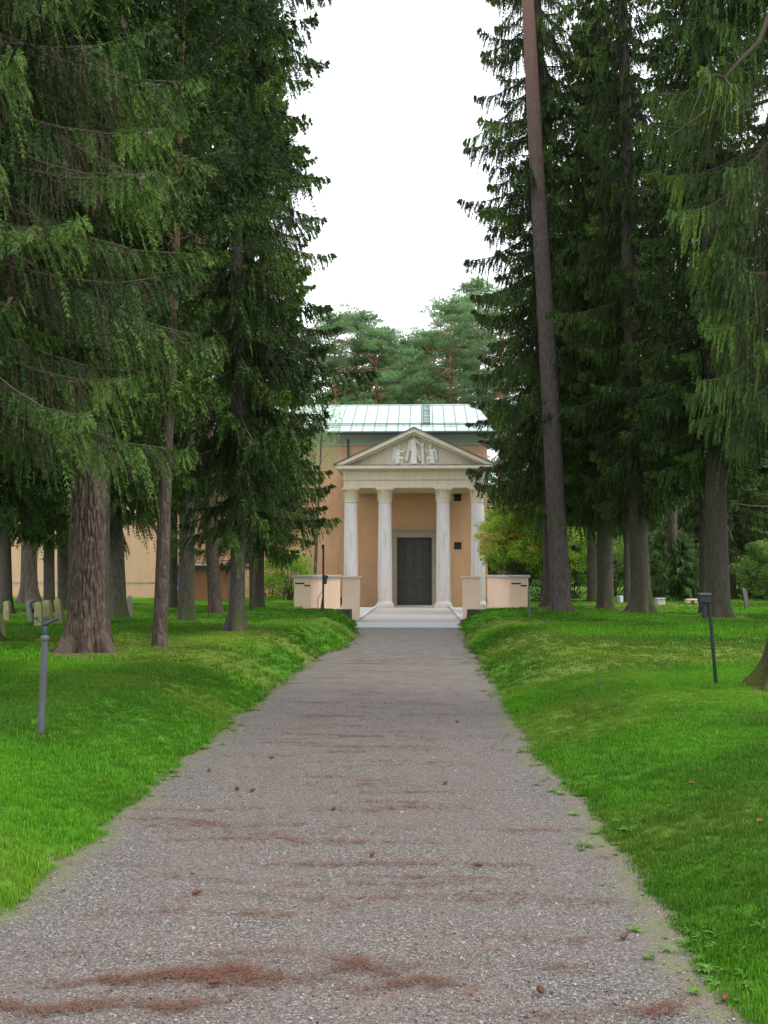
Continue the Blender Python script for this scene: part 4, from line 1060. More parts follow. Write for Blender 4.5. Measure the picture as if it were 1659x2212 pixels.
# ---------------------------------------------------------------- broadleaf shrubs
def shrub(name, x, y, z, R, H, n_cl, n_leaf, ls, mat, label, cat, seed, group=None, squash=1.0, tint_fn=None, stems=5, cl_r=.42, z0=.1):
    r = np.random.default_rng(seed); root = tag(empty(name, (x, y, z)), label, cat, group)
    V, T = [], []; st = MB()
    for i in range(n_cl):
        a = r.random()*6.28; u = r.random()**.8
        zz = z0*H + (1-z0)*H*u; rr = R*math.sin(math.pi*min(.97, .18+.72*u))**.7*math.sqrt(r.uniform(.15, 1))
        c = np.array([rr*math.cos(a), rr*math.sin(a)*squash, zz])
        cs = cl_r*r.uniform(.6, 1.3); n = int(n_leaf*r.uniform(.6, 1.4))
        p = c + norm(r.normal(0, 1, (n, 3)))*(r.random((n, 1))**.35)*cs*np.array([1, 1, .62])
        nd = norm(r.normal(0, 1, (n, 3)) + np.array([0, 0, .9])); a1_ = norm(np.cross(nd, r.normal(0, 1, (n, 3)))); a2_ = np.cross(nd, a1_)
        l = ls*r.uniform(.6, 1.3, (n, 1)); w = l*.55
        q = np.stack([p-a1_*l*.5, p+a2_*w*.5-nd*l*.06, p+a1_*l*.5, p-a2_*w*.5-nd*l*.06], 1)
        V.append(q)
        t0 = r.uniform(.15, .75) if tint_fn is None else tint_fn(c, r)
        T.append(np.repeat(np.clip(t0 + r.normal(0, .10, n), 0, 1), 4))
        if i % 3 == 0: st.tube([(r.normal(0, .12), r.normal(0, .12), -.1), tuple(c*np.array([.45, .45, .5])), tuple(c)], [.03, .02, .006], 4, cap=False)
    V = np.concatenate(V).reshape(-1, 3)
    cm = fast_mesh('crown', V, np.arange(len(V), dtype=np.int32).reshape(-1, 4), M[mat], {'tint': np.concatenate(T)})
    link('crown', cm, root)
    st.build('stems', M['twig'], root)
    return root
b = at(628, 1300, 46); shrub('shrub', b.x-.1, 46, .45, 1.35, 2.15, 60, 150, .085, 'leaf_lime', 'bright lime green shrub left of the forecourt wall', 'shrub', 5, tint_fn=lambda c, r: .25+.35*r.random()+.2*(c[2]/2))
b = at(590, 1300, 48); shrub('shrub', b.x-.2, 48.5, .45, 1.1, 1.9, 36, 140, .085, 'leaf_lime', 'second lime green shrub, partly behind the dark narrow spruce trunks', 'shrub', 6, tint_fn=lambda c, r: .15+.4*r.random())
b = at(1105, 1300, 43.5)
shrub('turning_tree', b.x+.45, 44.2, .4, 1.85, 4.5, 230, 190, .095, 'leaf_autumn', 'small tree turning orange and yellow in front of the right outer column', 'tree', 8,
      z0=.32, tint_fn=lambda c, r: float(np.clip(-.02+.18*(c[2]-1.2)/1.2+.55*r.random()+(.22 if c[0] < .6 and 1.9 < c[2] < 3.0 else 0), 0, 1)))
for i, (xd, Y, R, H, mat, lab) in enumerate([
    (1165, 47, 1.6, 3.6, 'leaf_green', 'yellow green bush behind the right forecourt wall and the foot of the bare pine'),
    (1240, 49, 1.7, 3.4, 'leaf_autumn', 'bush with yellow leaves between the bare pine and the first dark spruce'),
    (1325, 52, 1.6, 3.0, 'leaf_green', 'green bush behind the small white box'),
    (1500, 56, 2.2, 3.6, 'leaf_green', 'dull green bush behind the low stone bench'),
    (1610, 52, 2.2, 3.8, 'leaf_green', 'broad green bush behind the leaning stone post'),
    (1680, 44, 1.8, 2.7, 'leaf_green', 'light green bush at the right edge of the lawn'),
    (1400, 58, 2.0, 4.0, 'leaf_green', 'tall green bush far behind the flared spruce')]):
    b = at(xd, 1300, Y); shrub('bush', b.x, Y, .45, R, H, 60, 130, .10, mat, lab, 'bush', 30+i, 'bushes behind the right hand trees')
for i, (xd, Y, H, R, lab) in enumerate([(1478, 44, 3.2, 1.6, 'young blue green spruce under the globe lamp'), (1440, 50, 4.2, 1.9, 'pale young spruce left of the globe lamp'), (1650, 46, 2.6, 1.3, 'young spruce at the right edge beyond the stone post')]):
    b = at(xd, 1300, Y); root = tag(empty('young_spruce', (b.x, Y, .45)), lab, 'young spruce', 'young spruces on the right')
    link('trunk', trunk_mesh([(0, 0, 0), (H*.8, 0, 0)], H, .06, .02, M['bark_spruce'], sides=8), root)
    if i == 0:
        yc, yl = spruce_crown(61, 4.0, 1.9, .15, 'coarse', wh=.26, nb=6, gaps=.02); yc.materials.clear(); yc.materials.append(M['spruce_blue'])
    for nm, m_ in (('crown', yc), ('limbs', yl)):
        o = link(nm, m_, root); o.matrix_local = Matrix.Rotation(i*2.0, 4, 'Z') @ Matrix.Diagonal((R/1.9, R/1.9, H/4.0, 1))
# weeping birch by the roof
b = at(672, 1000, 49)
r = np.random.default_rng(77); root = tag(empty('birch_tree', (b.x, 50.5, .4)), 'pale birch with hanging twigs between the dark spruce and the roof corner', 'birch')
link('trunk', trunk_mesh([(0, 0, 0), (7, .3, 0)], 10, .10, .04, M['bark_spruce'], sides=8), root)
V, T = [], []; st = MB()
for i in range(90):
    a = r.random()*6.28; rr = 1.25*math.sqrt(r.random()); z = r.uniform(7.0, 10.4); L = r.uniform(.8, 1.8)
    c0 = np.array([rr*math.cos(a), rr*math.sin(a), z]); n = 80; u = r.random((n, 1))
    p = c0 + np.array([.15*math.cos(a), .15*math.sin(a), -L])*u + r.normal(0, .06, (n, 3))
    nd = norm(r.normal(0, 1, (n, 3))); a1_ = norm(np.cross(nd, r.normal(0, 1, (n, 3)))); a2_ = np.cross(nd, a1_); l = .06
    V.append(np.stack([p-a1_*l*.5, p+a2_*l*.35, p+a1_*l*.5, p-a2_*l*.35], 1)); T.append(r.random(n*4)*.5+.3)
    if i % 4 == 0: st.tube([(0, 0, z-1.5), tuple(c0)], [.02, .006], 4, cap=False)
V = np.concatenate(V).reshape(-1, 3)
link('crown', fast_mesh('crown', V, np.arange(len(V), dtype=np.int32).reshape(-1, 4), M['leaf_birch'], {'tint': np.concatenate(T)}), root)
st.build('limbs', M['twig'], root)

# ---------------------------------------------------------------- buildings on the left
def left_building():
    Y = 49.0; x0 = float(at(-260, 1250, Y).x); x1 = float(at(323, 1250, Y).x); H = 7.6
    r = tag(empty('peach_building', (x1, Y, 0)), 'tall peach rendered building with a thin seam low on its wall, behind the gravestones', 'building')
    W = x0-x1
    zc = 1.7 - (1258-1240)/F*Y + .0
    MB().box(W, 0, 0, 12, -.2, zc-.02).build('lower_wall', M['peach_plaster2'], r)
    MB().box(W, .03, -.03, 12.03, zc-.02, zc+.02).build('string_seam', M['stone_door'], r)
    MB().box(W, 0, .0, 12, zc+.02, H).build('wall', M['peach_plaster2'], r)
    MB().prism([(W-.4, H), (.5, H), (.5, H+.15), (-.2, H+.35), (W-.4, H+.35)], -.5, 12.4).build('roof', M['copper_dark'], r)
    d = float(at(150, 1250, Y).x) - x1
    MB().tube([(d, -.08, 0), (d, -.08, H)], .05, 8).build('downpipe', M['copper_dark'], r)
M['peach_plaster2'] = plain('peach_render', (.58, .37, .24), .9, vary=.06, scale=1.0, bumpy=.1, streak=(.48, .31, .21))
left_building()
Y = 44.5; hx0, hx1 = float(at(352, 1250, Y).x), float(at(497, 1250, Y).x); hz1 = 1.7+(1240-1228)/F*Y
hut = tag(empty('brick_hut', (hx0, Y, 0)), 'low red brick hut with flat dark roof between the tree trunks', 'hut')
HW = hx1-hx0
MB().box(0, HW, .06, 3.5, .2, hz1).build('mortar_core', M['mortar'], hut)
MB().box(-.25, HW+.25, -.3, 3.8, hz1, hz1+.13).build('flat_roof', M['frame_black'], hut)
MB().box(-.2, HW+.2, -.2, 3.7, hz1+.13, hz1+.20).build('roof_sheet', M['zinc'], hut)
bm_ = MB().box(0, .235, 0, .08, 0, .068); bme = bpy.data.meshes.new('brick'); bme.from_pydata(bm_.v, [], bm_.f); bme.update(); bme.materials.append(M['brick'])
rr_ = np.random.default_rng(5); j = 0; z = .42
while z < hz1-.06:
    x = .0 if j % 2 else -.125
    while x < HW-.1:
        if x > -.02: 
            o = link('brick', bme, hut, (x, .055-.008*rr_.random()-.05, z))
        x += .25
    z += .082; j += 1

# ---------------------------------------------------------------- blue sign
p = ground_hit(380, 1306)
r = tag(empty('parking_sign', (p.x, p.y, p.z), rad(4)), 'blue and white wheelchair sign on a thin grey post beside a dark trunk', 'sign')
sc_ = p.y/F; zt = float(at(380, 1254, p.y).z)-p.z; zb_ = float(at(380, 1276, p.y).z)-p.z; sw = (zt-zb_)*.92
MB().tube([(0, .03, -.2), (0, .03, zt-.02)], .026, 8).build('post', M['steel_galv'], r)
MB().box(-sw/2, sw/2, 0, .008, zb_, zt).build('sign_plate', M['sign_white'], r)
MB().box(-sw/2+.012, sw/2-.012, -.004, .0, zb_+.012, zt-.012).build('blue_field', M['sign_blue'], r)
cz = (zb_+zt)/2; sy = -.009
g_ = MB()
def flat_ring(mb, cx_, cz_, r0, r1, a0, a1, n=18):
    for i in range(n):
        t0, t1 = a0+(a1-a0)*i/n, a0+(a1-a0)*(i+1)/n
        k = len(mb.v)
        mb.v += [(cx_+r0*math.cos(t0), sy, cz_+r0*math.sin(t0)), (cx_+r1*math.cos(t0), sy, cz_+r1*math.sin(t0)), (cx_+r1*math.cos(t1), sy, cz_+r1*math.sin(t1)), (cx_+r0*math.cos(t1), sy, cz_+r0*math.sin(t1))]
        mb.f.append((k, k+1, k+2, k+3))
u_ = sw/10
flat_ring(g_, -.6*u_, cz-1.4*u_, 1.7*u_, 2.35*u_, rad(110), rad(345))
flat_ring(g_, -1.1*u_, cz+3.2*u_, 0, .62*u_, 0, rad(360), 12)
for a, b_ in (((-1.35, 2.4), (-.55, 2.4)), ):
    pass
g_.box((-1.4)*u_, (-.7)*u_, sy-.001, sy, cz-.9*u_, cz+2.5*u_)
g_.box((-.7)*u_, (1.0)*u_, sy-.001, sy, cz+.5*u_, cz+1.05*u_)
g_.box((-.7)*u_, (1.5)*u_, sy-.001, sy, cz-.9*u_, cz-.3*u_)
g_.prism([(1.0*u_, cz-.9*u_), (1.5*u_, cz-.3*u_), (2.6*u_, cz-3.1*u_), (2.0*u_, cz-3.3*u_)][::-1], sy-.001, sy)
g_.box(2.2*u_, 3.3*u_, sy-.001, sy, cz-3.35*u_, cz-2.85*u_)
g_.build('wheelchair_symbol', M['sign_white'], r)

# ---------------------------------------------------------------- gravestones and small things on the left
def gravestone(bx, by, topx, topy, wpx, thick, label, mat='gravestone', rz=0, group='gravestones on the left lawn', chamfer=.04, name='gravestone'):
    p = ground_hit(bx, by); t = at(topx, topy, p.y); h = t.z-p.z; dx = t.x-p.x; w = wpx*p.y/F*.82; thick *= .6
    r = tag(empty(name, p, 0), label, 'gravestone' if name == 'gravestone' else 'post', group)
    bm = bmesh.new(); bmesh.ops.create_cube(bm, size=1)
    bmesh.ops.subdivide_edges(bm, edges=bm.edges[:], cuts=7, use_grid_fill=True)
    sd = 0
    for v_ in bm.verts:
        q = v_.co; u = q.z+.5
        n1 = float(vnoise(np.array([q.x*3+bx]), np.array([q.y*3]), np.array([q.z*6]))[0])-.5
        tp = 1-.10*u; rnd = max(0, u-.86)/.14
        x = q.x*w*tp*(1-.10*rnd*rnd) + n1*.03*w; y = q.y*thick*tp*(1-.2*rnd*rnd) + n1*.02
        ca, sa = math.cos(rz), math.sin(rz)
        v_.co = Vector((x*ca-y*sa + dx*u, x*sa+y*ca + .06*u, u*(h+.15)-.15 + n1*.015 - (.03*abs(q.x*2)**2 if u > .99 else 0)))
    me = bpy.data.meshes.new('slab'); bm.to_mesh(me); bm.free(); me.materials.append(M[mat])
    for pl_ in me.polygons: pl_.use_smooth = True
    me.set_sharp_from_angle(angle=rad(35))
    link('slab', me, r); return r
gravestone(17, 1342, 13, 1298, 15, .30, 'mossy upright gravestone standing alone beside the dark leaning trunk')
gravestone(2, 1384, -3, 1334, 15, .30, 'nearest gravestone, cut off by the left edge')
gravestone(68, 1342, 60, 1297, 13, .25, 'dark narrow gravestone behind the metal torch', 'gravestone_grey')
gravestone(83, 1354, 81, 1300, 19, .28, 'pale mossy gravestone directly right of the metal torch', rz=.15)
gravestone(108, 1352, 98, 1296, 20, .30, 'wide leaning gravestone in the middle of the leaning group')
gravestone(133, 1350, 122, 1294, 18, .26, 'strongly leaning gravestone next to the massive furrowed pine')
gravestone(240, 1326, 240, 1298, 9, .2, 'small grey gravestone between the massive pine and the dark spruce', 'gravestone_grey')
gravestone(282, 1330, 279, 1287, 12, .22, 'dark tall gravestone just right of the dark spruce trunk', 'gravestone_grey')
gravestone(1616, 1316, 1608, 1270, 11, .2, 'dark leaning stone post on the right lawn in front of the bushes', 'gravestone_grey', group=None, name='stone_post')
# torch
p = ground_hit(71, 1352)
r = tag(empty('garden_torch', p), 'small dark metal torch holder with a ring head among the gravestones', 'torch'); h = at(70, 1298, p.y).z-p.z
MB().tube([(0, 0, -.1), (0, 0, h-.22)], .009, 6).build('stem', M['frame_black'], r)
tr = MB(); tr.tube([(.07*math.cos(q), 0, h-.12+.11*math.sin(q)) for q in np.linspace(-math.pi/2, 1.5*math.pi, 18)], .016, 6); tr.build('ring', M['iron_blue'], r)
MB().lathe([(.03, h-.25), (.05, h-.20), (.045, h-.17)], sides=10).build('cup', M['frame_black'], r)
# fern beside it
def fern(bx, by, label, R=.28, seed=3, mat='leaf_green'):
    p = ground_hit(bx, by); r_ = np.random.default_rng(seed); root = tag(empty('fern', p), label, 'plant')
    V, T = [], []
    for i in range(16):
        a = r_.random()*6.28; L = R*r_.uniform(.7, 1.2); 
        for k in range(9):
            u = (k+.5)/9; c0 = np.array([math.cos(a)*L*u, math.sin(a)*L*u, L*(1.5*u-1.1*u*u)])
            for sg in (-1, 1):
                d = np.array([math.cos(a+sg*1.1), math.sin(a+sg*1.1), .1])*L*.28*(1-u*.75); e = np.array([math.cos(a), math.sin(a), 0])*L*.05
                V += [c0-e, c0+e, c0+d]; T += [.4+.3*u]*3
    V = np.array(V); cm = fast_mesh('fronds', V, np.arange(len(V), dtype=np.int32).reshape(-1, 3), M[mat], {'tint': np.array(T)})
    o = link('fronds', cm, root); o['kind'] = 'stuff'
fern(60, 1352, 'small dark green fern growing at the foot of the metal torch')

# ---------------------------------------------------------------- standpipe with sprinkler
p = ground_hit(88, 1588); Y = p.y; t1 = at(97, 1381, Y); L = t1.z-p.z; sx = t1.x-p.x; wr = 7.6*Y/F
r = tag(empty('sprinkler_standpipe', p), 'grey steel standpipe with a blue iron lawn sprinkler on top, on the left lawn', 'standpipe')
ax = lambda u: (sx*u, 0, L*u)
MB().tube([(-.02*sx, 0, -.1), ax(1)], [wr, wr*.93], 20).build('pipe', M['steel_galv'], r, smooth=50)
MB().tube([ax(.985), ax(1.0), ax(1.03), ax(1.045)], [wr*1.12, wr*1.25, wr*1.18, wr*.7], 16).build('collar', M['steel_galv'], r, smooth=50)
MB().tube([ax(1.04), ax(1.07), ax(1.12), ax(1.14)], [wr*.55, wr*.75, wr*.55, wr*.35], 12).build('coupling', M['iron_blue'], r, smooth=50)
top = Vector(ax(1.13))
hd = MB()
hd.tube([top, top+Vector((0, 0, .035))], [.012, .016], 10)
hd.tube([top+Vector((-.015, 0, .03)), top+Vector((.05, .0, .055)), top+Vector((.135, .0, .095))], [.022, .017, .013], 10)   # nozzle barrel
hd.tube([top+Vector((.13, .0, .093)), top+Vector((.155, .0, .100))], [.018, .018], 10)
hd.tube([top+Vector((-.02, 0, .03)), top+Vector((-.07, .0, .070)), top+Vector((-.115, .0, .10))], [.010, .008, .007], 8)     # swing arm
hd.box(top.x-.13, top.x-.095, -.018, .018, top.z+.085, top.z+.115)
hd.tube([top+Vector((.0, 0, .03)), top+Vector((0, 0, .115))], [.011, .011], 8)
hd.tube([top+Vector((-.03, 0, .10)), top+Vector((.03, 0, .10))], [.010, .010], 8)
for i_, v_ in enumerate(hd.v): hd.v[i_] = tuple(top + (Vector(v_)-top)*.72)
hd.build('sprinkler_head', M['iron_blue'], r, smooth=50)
MB().tube([top+Vector((0, 0, .080)), top+Vector((0, 0, .090))], .013, 10).build('cap', M['steel_galv'], r)

# ---------------------------------------------------------------- dark green pole with meter box (right)
p = ground_hit(1548, 1481); Y = p.y; t1 = at(1532, 1301, Y); L = t1.z-p.z; sx = t1.x-p.x; q_ = Y/F
r = tag(empty('meter_pole', p), 'dark green leaning pole with a small dark box, pale lid on top, right lawn', 'pole')
MB().tube([(-.02*sx, 0, -.1), (sx, 0, L)], [3.9*q_, 3.6*q_], 14).build('pole', M['green_pole'], r, smooth=50)
bx0, bx1 = sx-22*q_, sx+1.5*q_
MB().box(bx0, bx1, -.06, .06, L-1*q_, L+14*q_).build('box', M['frame_black'], r, bevel=.006)
MB().box(bx0-.004, bx1+.004, -.07, .07, L+14*q_, L+20*q_).build('lid', M['steel_galv'], r, bevel=.008)
MB().box(sx-13*q_, sx-5.3*q_, -.02, .03, L-34*q_, L-1*q_).box(sx-20*q_, sx-13*q_, -.03, .03, L-9*q_, L-1*q_).build('valve_body', M['frame_black'], r, bevel=.004)

# ---------------------------------------------------------------- black pole with box before the left forecourt wall
p = ground_hit(698, 1321); Y = p.y; t1 = at(697, 1177, Y); L = t1.z-p.z; q_ = Y/F
r = tag(empty('black_pole', p), 'thin black pole with a side box and leaning brace before the left forecourt wall', 'pole')
MB().tube([(0, 0, -.2), (0, 0, L)], 2.1*q_, 8).build('pole', M['frame_black'], r, smooth=50)
MB().box(-3.6*q_, 2.2*q_, -.04, .04, L-9*q_, L+.5*q_).build('pole_head', M['frame_black'], r, bevel=.005)
MB().tube([(-6*q_, 0, -.1), (-.5*q_, 0, 34*q_)], 1.6*q_, 6).build('brace', M['green_pole'], r)
z0 = (1321-1262)*q_
MB().prism([(2*q_, z0), (7*q_, z0), (8.5*q_, z0+12*q_), (12*q_, z0+14*q_), (10*q_, z0+18*q_), (3*q_, z0+20*q_), (2*q_, z0+16*q_)], -.08, .08).build('side_box', M['iron_blue'], r)

# standpipe right of the right wall
p = ground_hit(1143, 1335); Y = p.y; t1 = at(1143, 1272, Y); L = t1.z-p.z; q_ = Y/F
r = tag(empty('grey_standpipe', p), 'short grey standpipe beside the right forecourt wall', 'standpipe')
MB().tube([(0, 0, -.1), (0, 0, L*.9), (0, 0, L*.93), (0, 0, L)], [2.8*q_, 2.7*q_, 1.6*q_, 1.2*q_], 10).build('pipe', M['steel_galv'], r, smooth=40)
MB().tube([(-3*q_, 0, L), (3*q_, 0, L+1*q_)], 1.2*q_, 6).build('sprinkler_head', M['iron_blue'], r)

# far small things on the right
p = ground_hit(1340, 1303); q_ = p.y/F
r = tag(empty('utility_box', p), 'small white and blue box between the trunks on the right', 'box')
MB().box(-5*q_, 5*q_, -.12, .12, -.1, 15.5*q_).build('casing', M['sign_white'], r, bevel=.01)
MB().box(-5.2*q_, -2*q_, -.135, -.12, 1*q_, 15*q_).build('blue_panel', M['sign_blue'], r)
p = ground_hit(1426, 1306); q_ = p.y/F
r = tag(empty('litter_bin', p), 'low grey bin with a pale green lid beside the flared spruce foot', 'bin')
MB().box(-8*q_, 8*q_, -.2, .2, -.1, 11*q_).build('bin_body', M['stone_column'], r, bevel=.02)
MB().box(-9*q_, 9*q_, -.23, .23, 11*q_, 14*q_).build('lid', M['copper'], r, bevel=.015)
c0 = at(1459, 1215, 47); q_ = 47/F
r = tag(empty('globe_lamp', (c0.x, 47, gz(c0.x, 47))), 'round pale globe lamp on a thin post above the young spruce', 'lamp')
zg = c0.z - gz(c0.x, 47)
MB().tube([(0, 0, -.2), (0, 0, zg-7*q_)], .035, 8).build('post', M['frame_black'], r)
bm = bmesh.new(); bmesh.ops.create_uvsphere(bm, u_segments=20, v_segments=14, radius=7.6*q_); me = bpy.data.meshes.new('globe'); bm.to_mesh(me); bm.free()
for pl_ in me.polygons: pl_.use_smooth = True
me.materials.append(M['lamp_globe']); link('globe', me, r, (0, 0, zg))
MB().lathe([(.07, zg-8.5*q_), (.09, zg-7*q_)], sides=12).build('collar', M['frame_black'], r)
p = ground_hit(1494, 1304); q_ = p.y/F
r = tag(empty('stone_bench', p), 'low pinkish stone bench far back on the right lawn', 'bench')
MB().box(-12*q_, 12*q_, -.2, .2, 7*q_, 10*q_).build('seat', M['peach_plaster'], r, bevel=.01)
for s in (-1, 1): MB().box(s*8*q_-.08, s*8*q_+.08, -.15, .15, -.1, 7*q_).build('leg', M['peach_plaster'], r)

# ---------------------------------------------------------------- dead bare branch hanging out of the near right spruce
Yb = 11.0
r = tag(empty('bare_branch', at(1665, 10, Yb)), 'bare grey branch curving down at the upper right', 'branch')
o_ = at(1665, 10, Yb)
def wpt(px_, py_, dy=0): return tuple(at(px_, py_, Yb+dy)-o_)
MB().tube([wpt(1700, -60), wpt(1662, 30), wpt(1640, 90), wpt(1600, 130, .1), wpt(1566, 168, .1), wpt(1552, 215, .2), wpt(1520, 245, .3), wpt(1480, 272, .3), wpt(1440, 300, .4)], [.035, .03, .028, .024, .021, .017, .013, .009, .004], 8).build('main_limb', M['steel_wood'] if 'steel_wood' in M else M['twig_grey'] if 'twig_grey' in M else M['twig'], r, smooth=60)
MB().tube([wpt(1566, 168, .1), wpt(1545, 160), wpt(1520, 185), wpt(1500, 230), wpt(1488, 262)], [.016, .013, .010, .007, .003], 6).build('side_twig', M['twig'], r)
MB().tube([wpt(1566, 168, .1), wpt(1580, 190), wpt(1600, 205), wpt(1625, 240)], [.012, .010, .007, .003], 6).build('side_twig', M['twig'], r)

# ---------------------------------------------------------------- ground detail (instanced, uncountable)
def gn_scatter(name, pts, rots, scales, idx, sources, tints=None, tones=None):
    me = bpy.data.meshes.new(name); n = len(pts)
    me.vertices.add(n); me.vertices.foreach_set('co', np.ascontiguousarray(pts, dtype=np.float32).ravel())
    a = me.attributes.new('rot', 'FLOAT_VECTOR', 'POINT'); a.data.foreach_set('vector', np.ascontiguousarray(rots, dtype=np.float32).ravel())
    a = me.attributes.new('scl', 'FLOAT_VECTOR', 'POINT'); a.data.foreach_set('vector', np.ascontiguousarray(scales, dtype=np.float32).ravel())
    a = me.attributes.new('pick', 'INT', 'POINT'); a.data.foreach_set('value', np.ascontiguousarray(idx, dtype=np.int32))
    a = me.attributes.new('shade', 'FLOAT', 'POINT'); a.data.foreach_set('value', np.ascontiguousarray(tints if tints is not None else np.zeros(n), dtype=np.float32))
    a = me.attributes.new('tone', 'FLOAT', 'POINT'); a.data.foreach_set('value', np.ascontiguousarray(tones if tones is not None else np.ones(n), dtype=np.float32))
    col = bpy.data.collections.new(name+'_pieces')
    for i, s_ in enumerate(sources):
        o = bpy.data.objects.new('%s_piece_%02d' % (name, i), s_); col.objects.link(o)
    g = bpy.data.node_groups.new(name, 'GeometryNodeTree')
    g.interface.new_socket('Geometry', in_out='INPUT', socket_type='NodeSocketGeometry'); g.interface.new_socket('Geometry', in_out='OUTPUT', socket_type='NodeSocketGeometry')
    gi = g.nodes.new('NodeGroupInput'); go = g.nodes.new('NodeGroupOutput')
    ci = g.nodes.new('GeometryNodeCollectionInfo'); ci.inputs['Collection'].default_value = col; ci.inputs['Separate Children'].default_value = True; ci.inputs['Reset Children'].default_value = True
    ip = g.nodes.new('GeometryNodeInstanceOnPoints'); ip.inputs['Pick Instance'].default_value = True
    def na(nm, tp):
        q = g.nodes.new('GeometryNodeInputNamedAttribute'); q.data_type = tp; q.inputs['Name'].default_value = nm; return q.outputs['Attribute']
    e2r = g.nodes.new('FunctionNodeEulerToRotation')
    g.links.new(gi.outputs[0], ip.inputs['Points']); g.links.new(ci.outputs[0], ip.inputs['Instance'])
    g.links.new(na('pick', 'INT'), ip.inputs['Instance Index']); g.links.new(na('rot', 'FLOAT_VECTOR'), e2r.inputs[0]); g.links.new(e2r.outputs[0], ip.inputs['Rotation'])
    g.links.new(na('scl', 'FLOAT_VECTOR'), ip.inputs['Scale']); g.links.new(ip.outputs[0], go.inputs[0])
    o = link(name, me); md = o.modifiers.new('scatter', 'NODES'); md.node_group = g
    o['kind'] = 'stuff'; return o

m, nt, b, out = newmat('grass_blades')
a = N(nt, 'ShaderNodeAttribute', attribute_name='tint'); sh_ = N(nt, 'ShaderNodeAttribute', attribute_name='shade', attribute_type='INSTANCER')
c = ramp(nt, a.outputs['Fac'], [(0, (.038, .140, .003)), (.6, (.085, .285, .005)), (1, (.19, .41, .014))])
c = mix(nt, sh_.outputs['Fac'], c, ramp(nt, a.outputs['Fac'], [(0, (.085, .16, .010)), (1, (.25, .38, .028))]))  # blades take the same moss and painted light bands
tn_ = N(nt, 'ShaderNodeAttribute', attribute_name='tone', attribute_type='INSTANCER'); hs = N(nt, 'ShaderNodeHueSaturation'); nt.links.new(tn_.outputs['Fac'], hs.inputs['Value']); nt.links.new(c, hs.inputs['Color']); c = hs.outputs[0]
nt.links.new(c, b.inputs['Base Color']); b.inputs['Roughness'].default_value = .6
tr = N(nt, 'ShaderNodeBsdfTranslucent'); nt.links.new(c, tr.inputs[0]); ms = N(nt, 'ShaderNodeMixShader'); ms.inputs[0].default_value = .35
nt.links.new(b.outputs[0], ms.inputs[1]); nt.links.new(tr.outputs[0], ms.inputs[2]); nt.links.new(ms.outputs[0], out.inputs[0]); M['grass'] = m
rg = np.random.default_rng(3)
def tuft(seed, nb, R, h, w):
    r = np.random.default_rng(seed); V, T, Fs = [], [], []
    for i in range(nb):
        a = r.random()*6.28; rr = R*math.sqrt(r.random()); x, y = rr*math.cos(a), rr*math.sin(a)
        hh = h*r.uniform(.5, 1.15); b_ = r.random()*6.28; ln = hh*r.uniform(.2, .8); dx, dy = math.cos(b_), math.sin(b_)
        px_, py_ = -dy*w*.5, dx*w*.5; n = len(V); t = r.uniform(.1, .9)
        V += [(x-px_, y-py_, -.01), (x+px_, y+py_, -.01), (x+dx*ln*.4-px_*.7, y+dy*ln*.4-py_*.7, hh*.6), (x+dx*ln*.4+px_*.7, y+dy*ln*.4+py_*.7, hh*.6), (x+dx*ln, y+dy*ln, hh)]
        T += [t*.6, t*.6, t, t, min(1, t+.2)]; Fs += [(n, n+1, n+3), (n, n+3, n+2), (n+2, n+3, n+4)]
    return fast_mesh('tuft', np.array(V), np.array(Fs), M['grass'], {'tint': np.array(T)})
tufts = [tuft(i, 44, .060, .021, .0034) for i in range(5)] + [tuft(20+i, 22, .06, .044, .0038) for i in range(2)] + [tuft(40+i, 26, .10, .034, .010) for i in range(3)]
P_, Rr, Sc, Ix, Sh, To = [], [], [], [], [], []
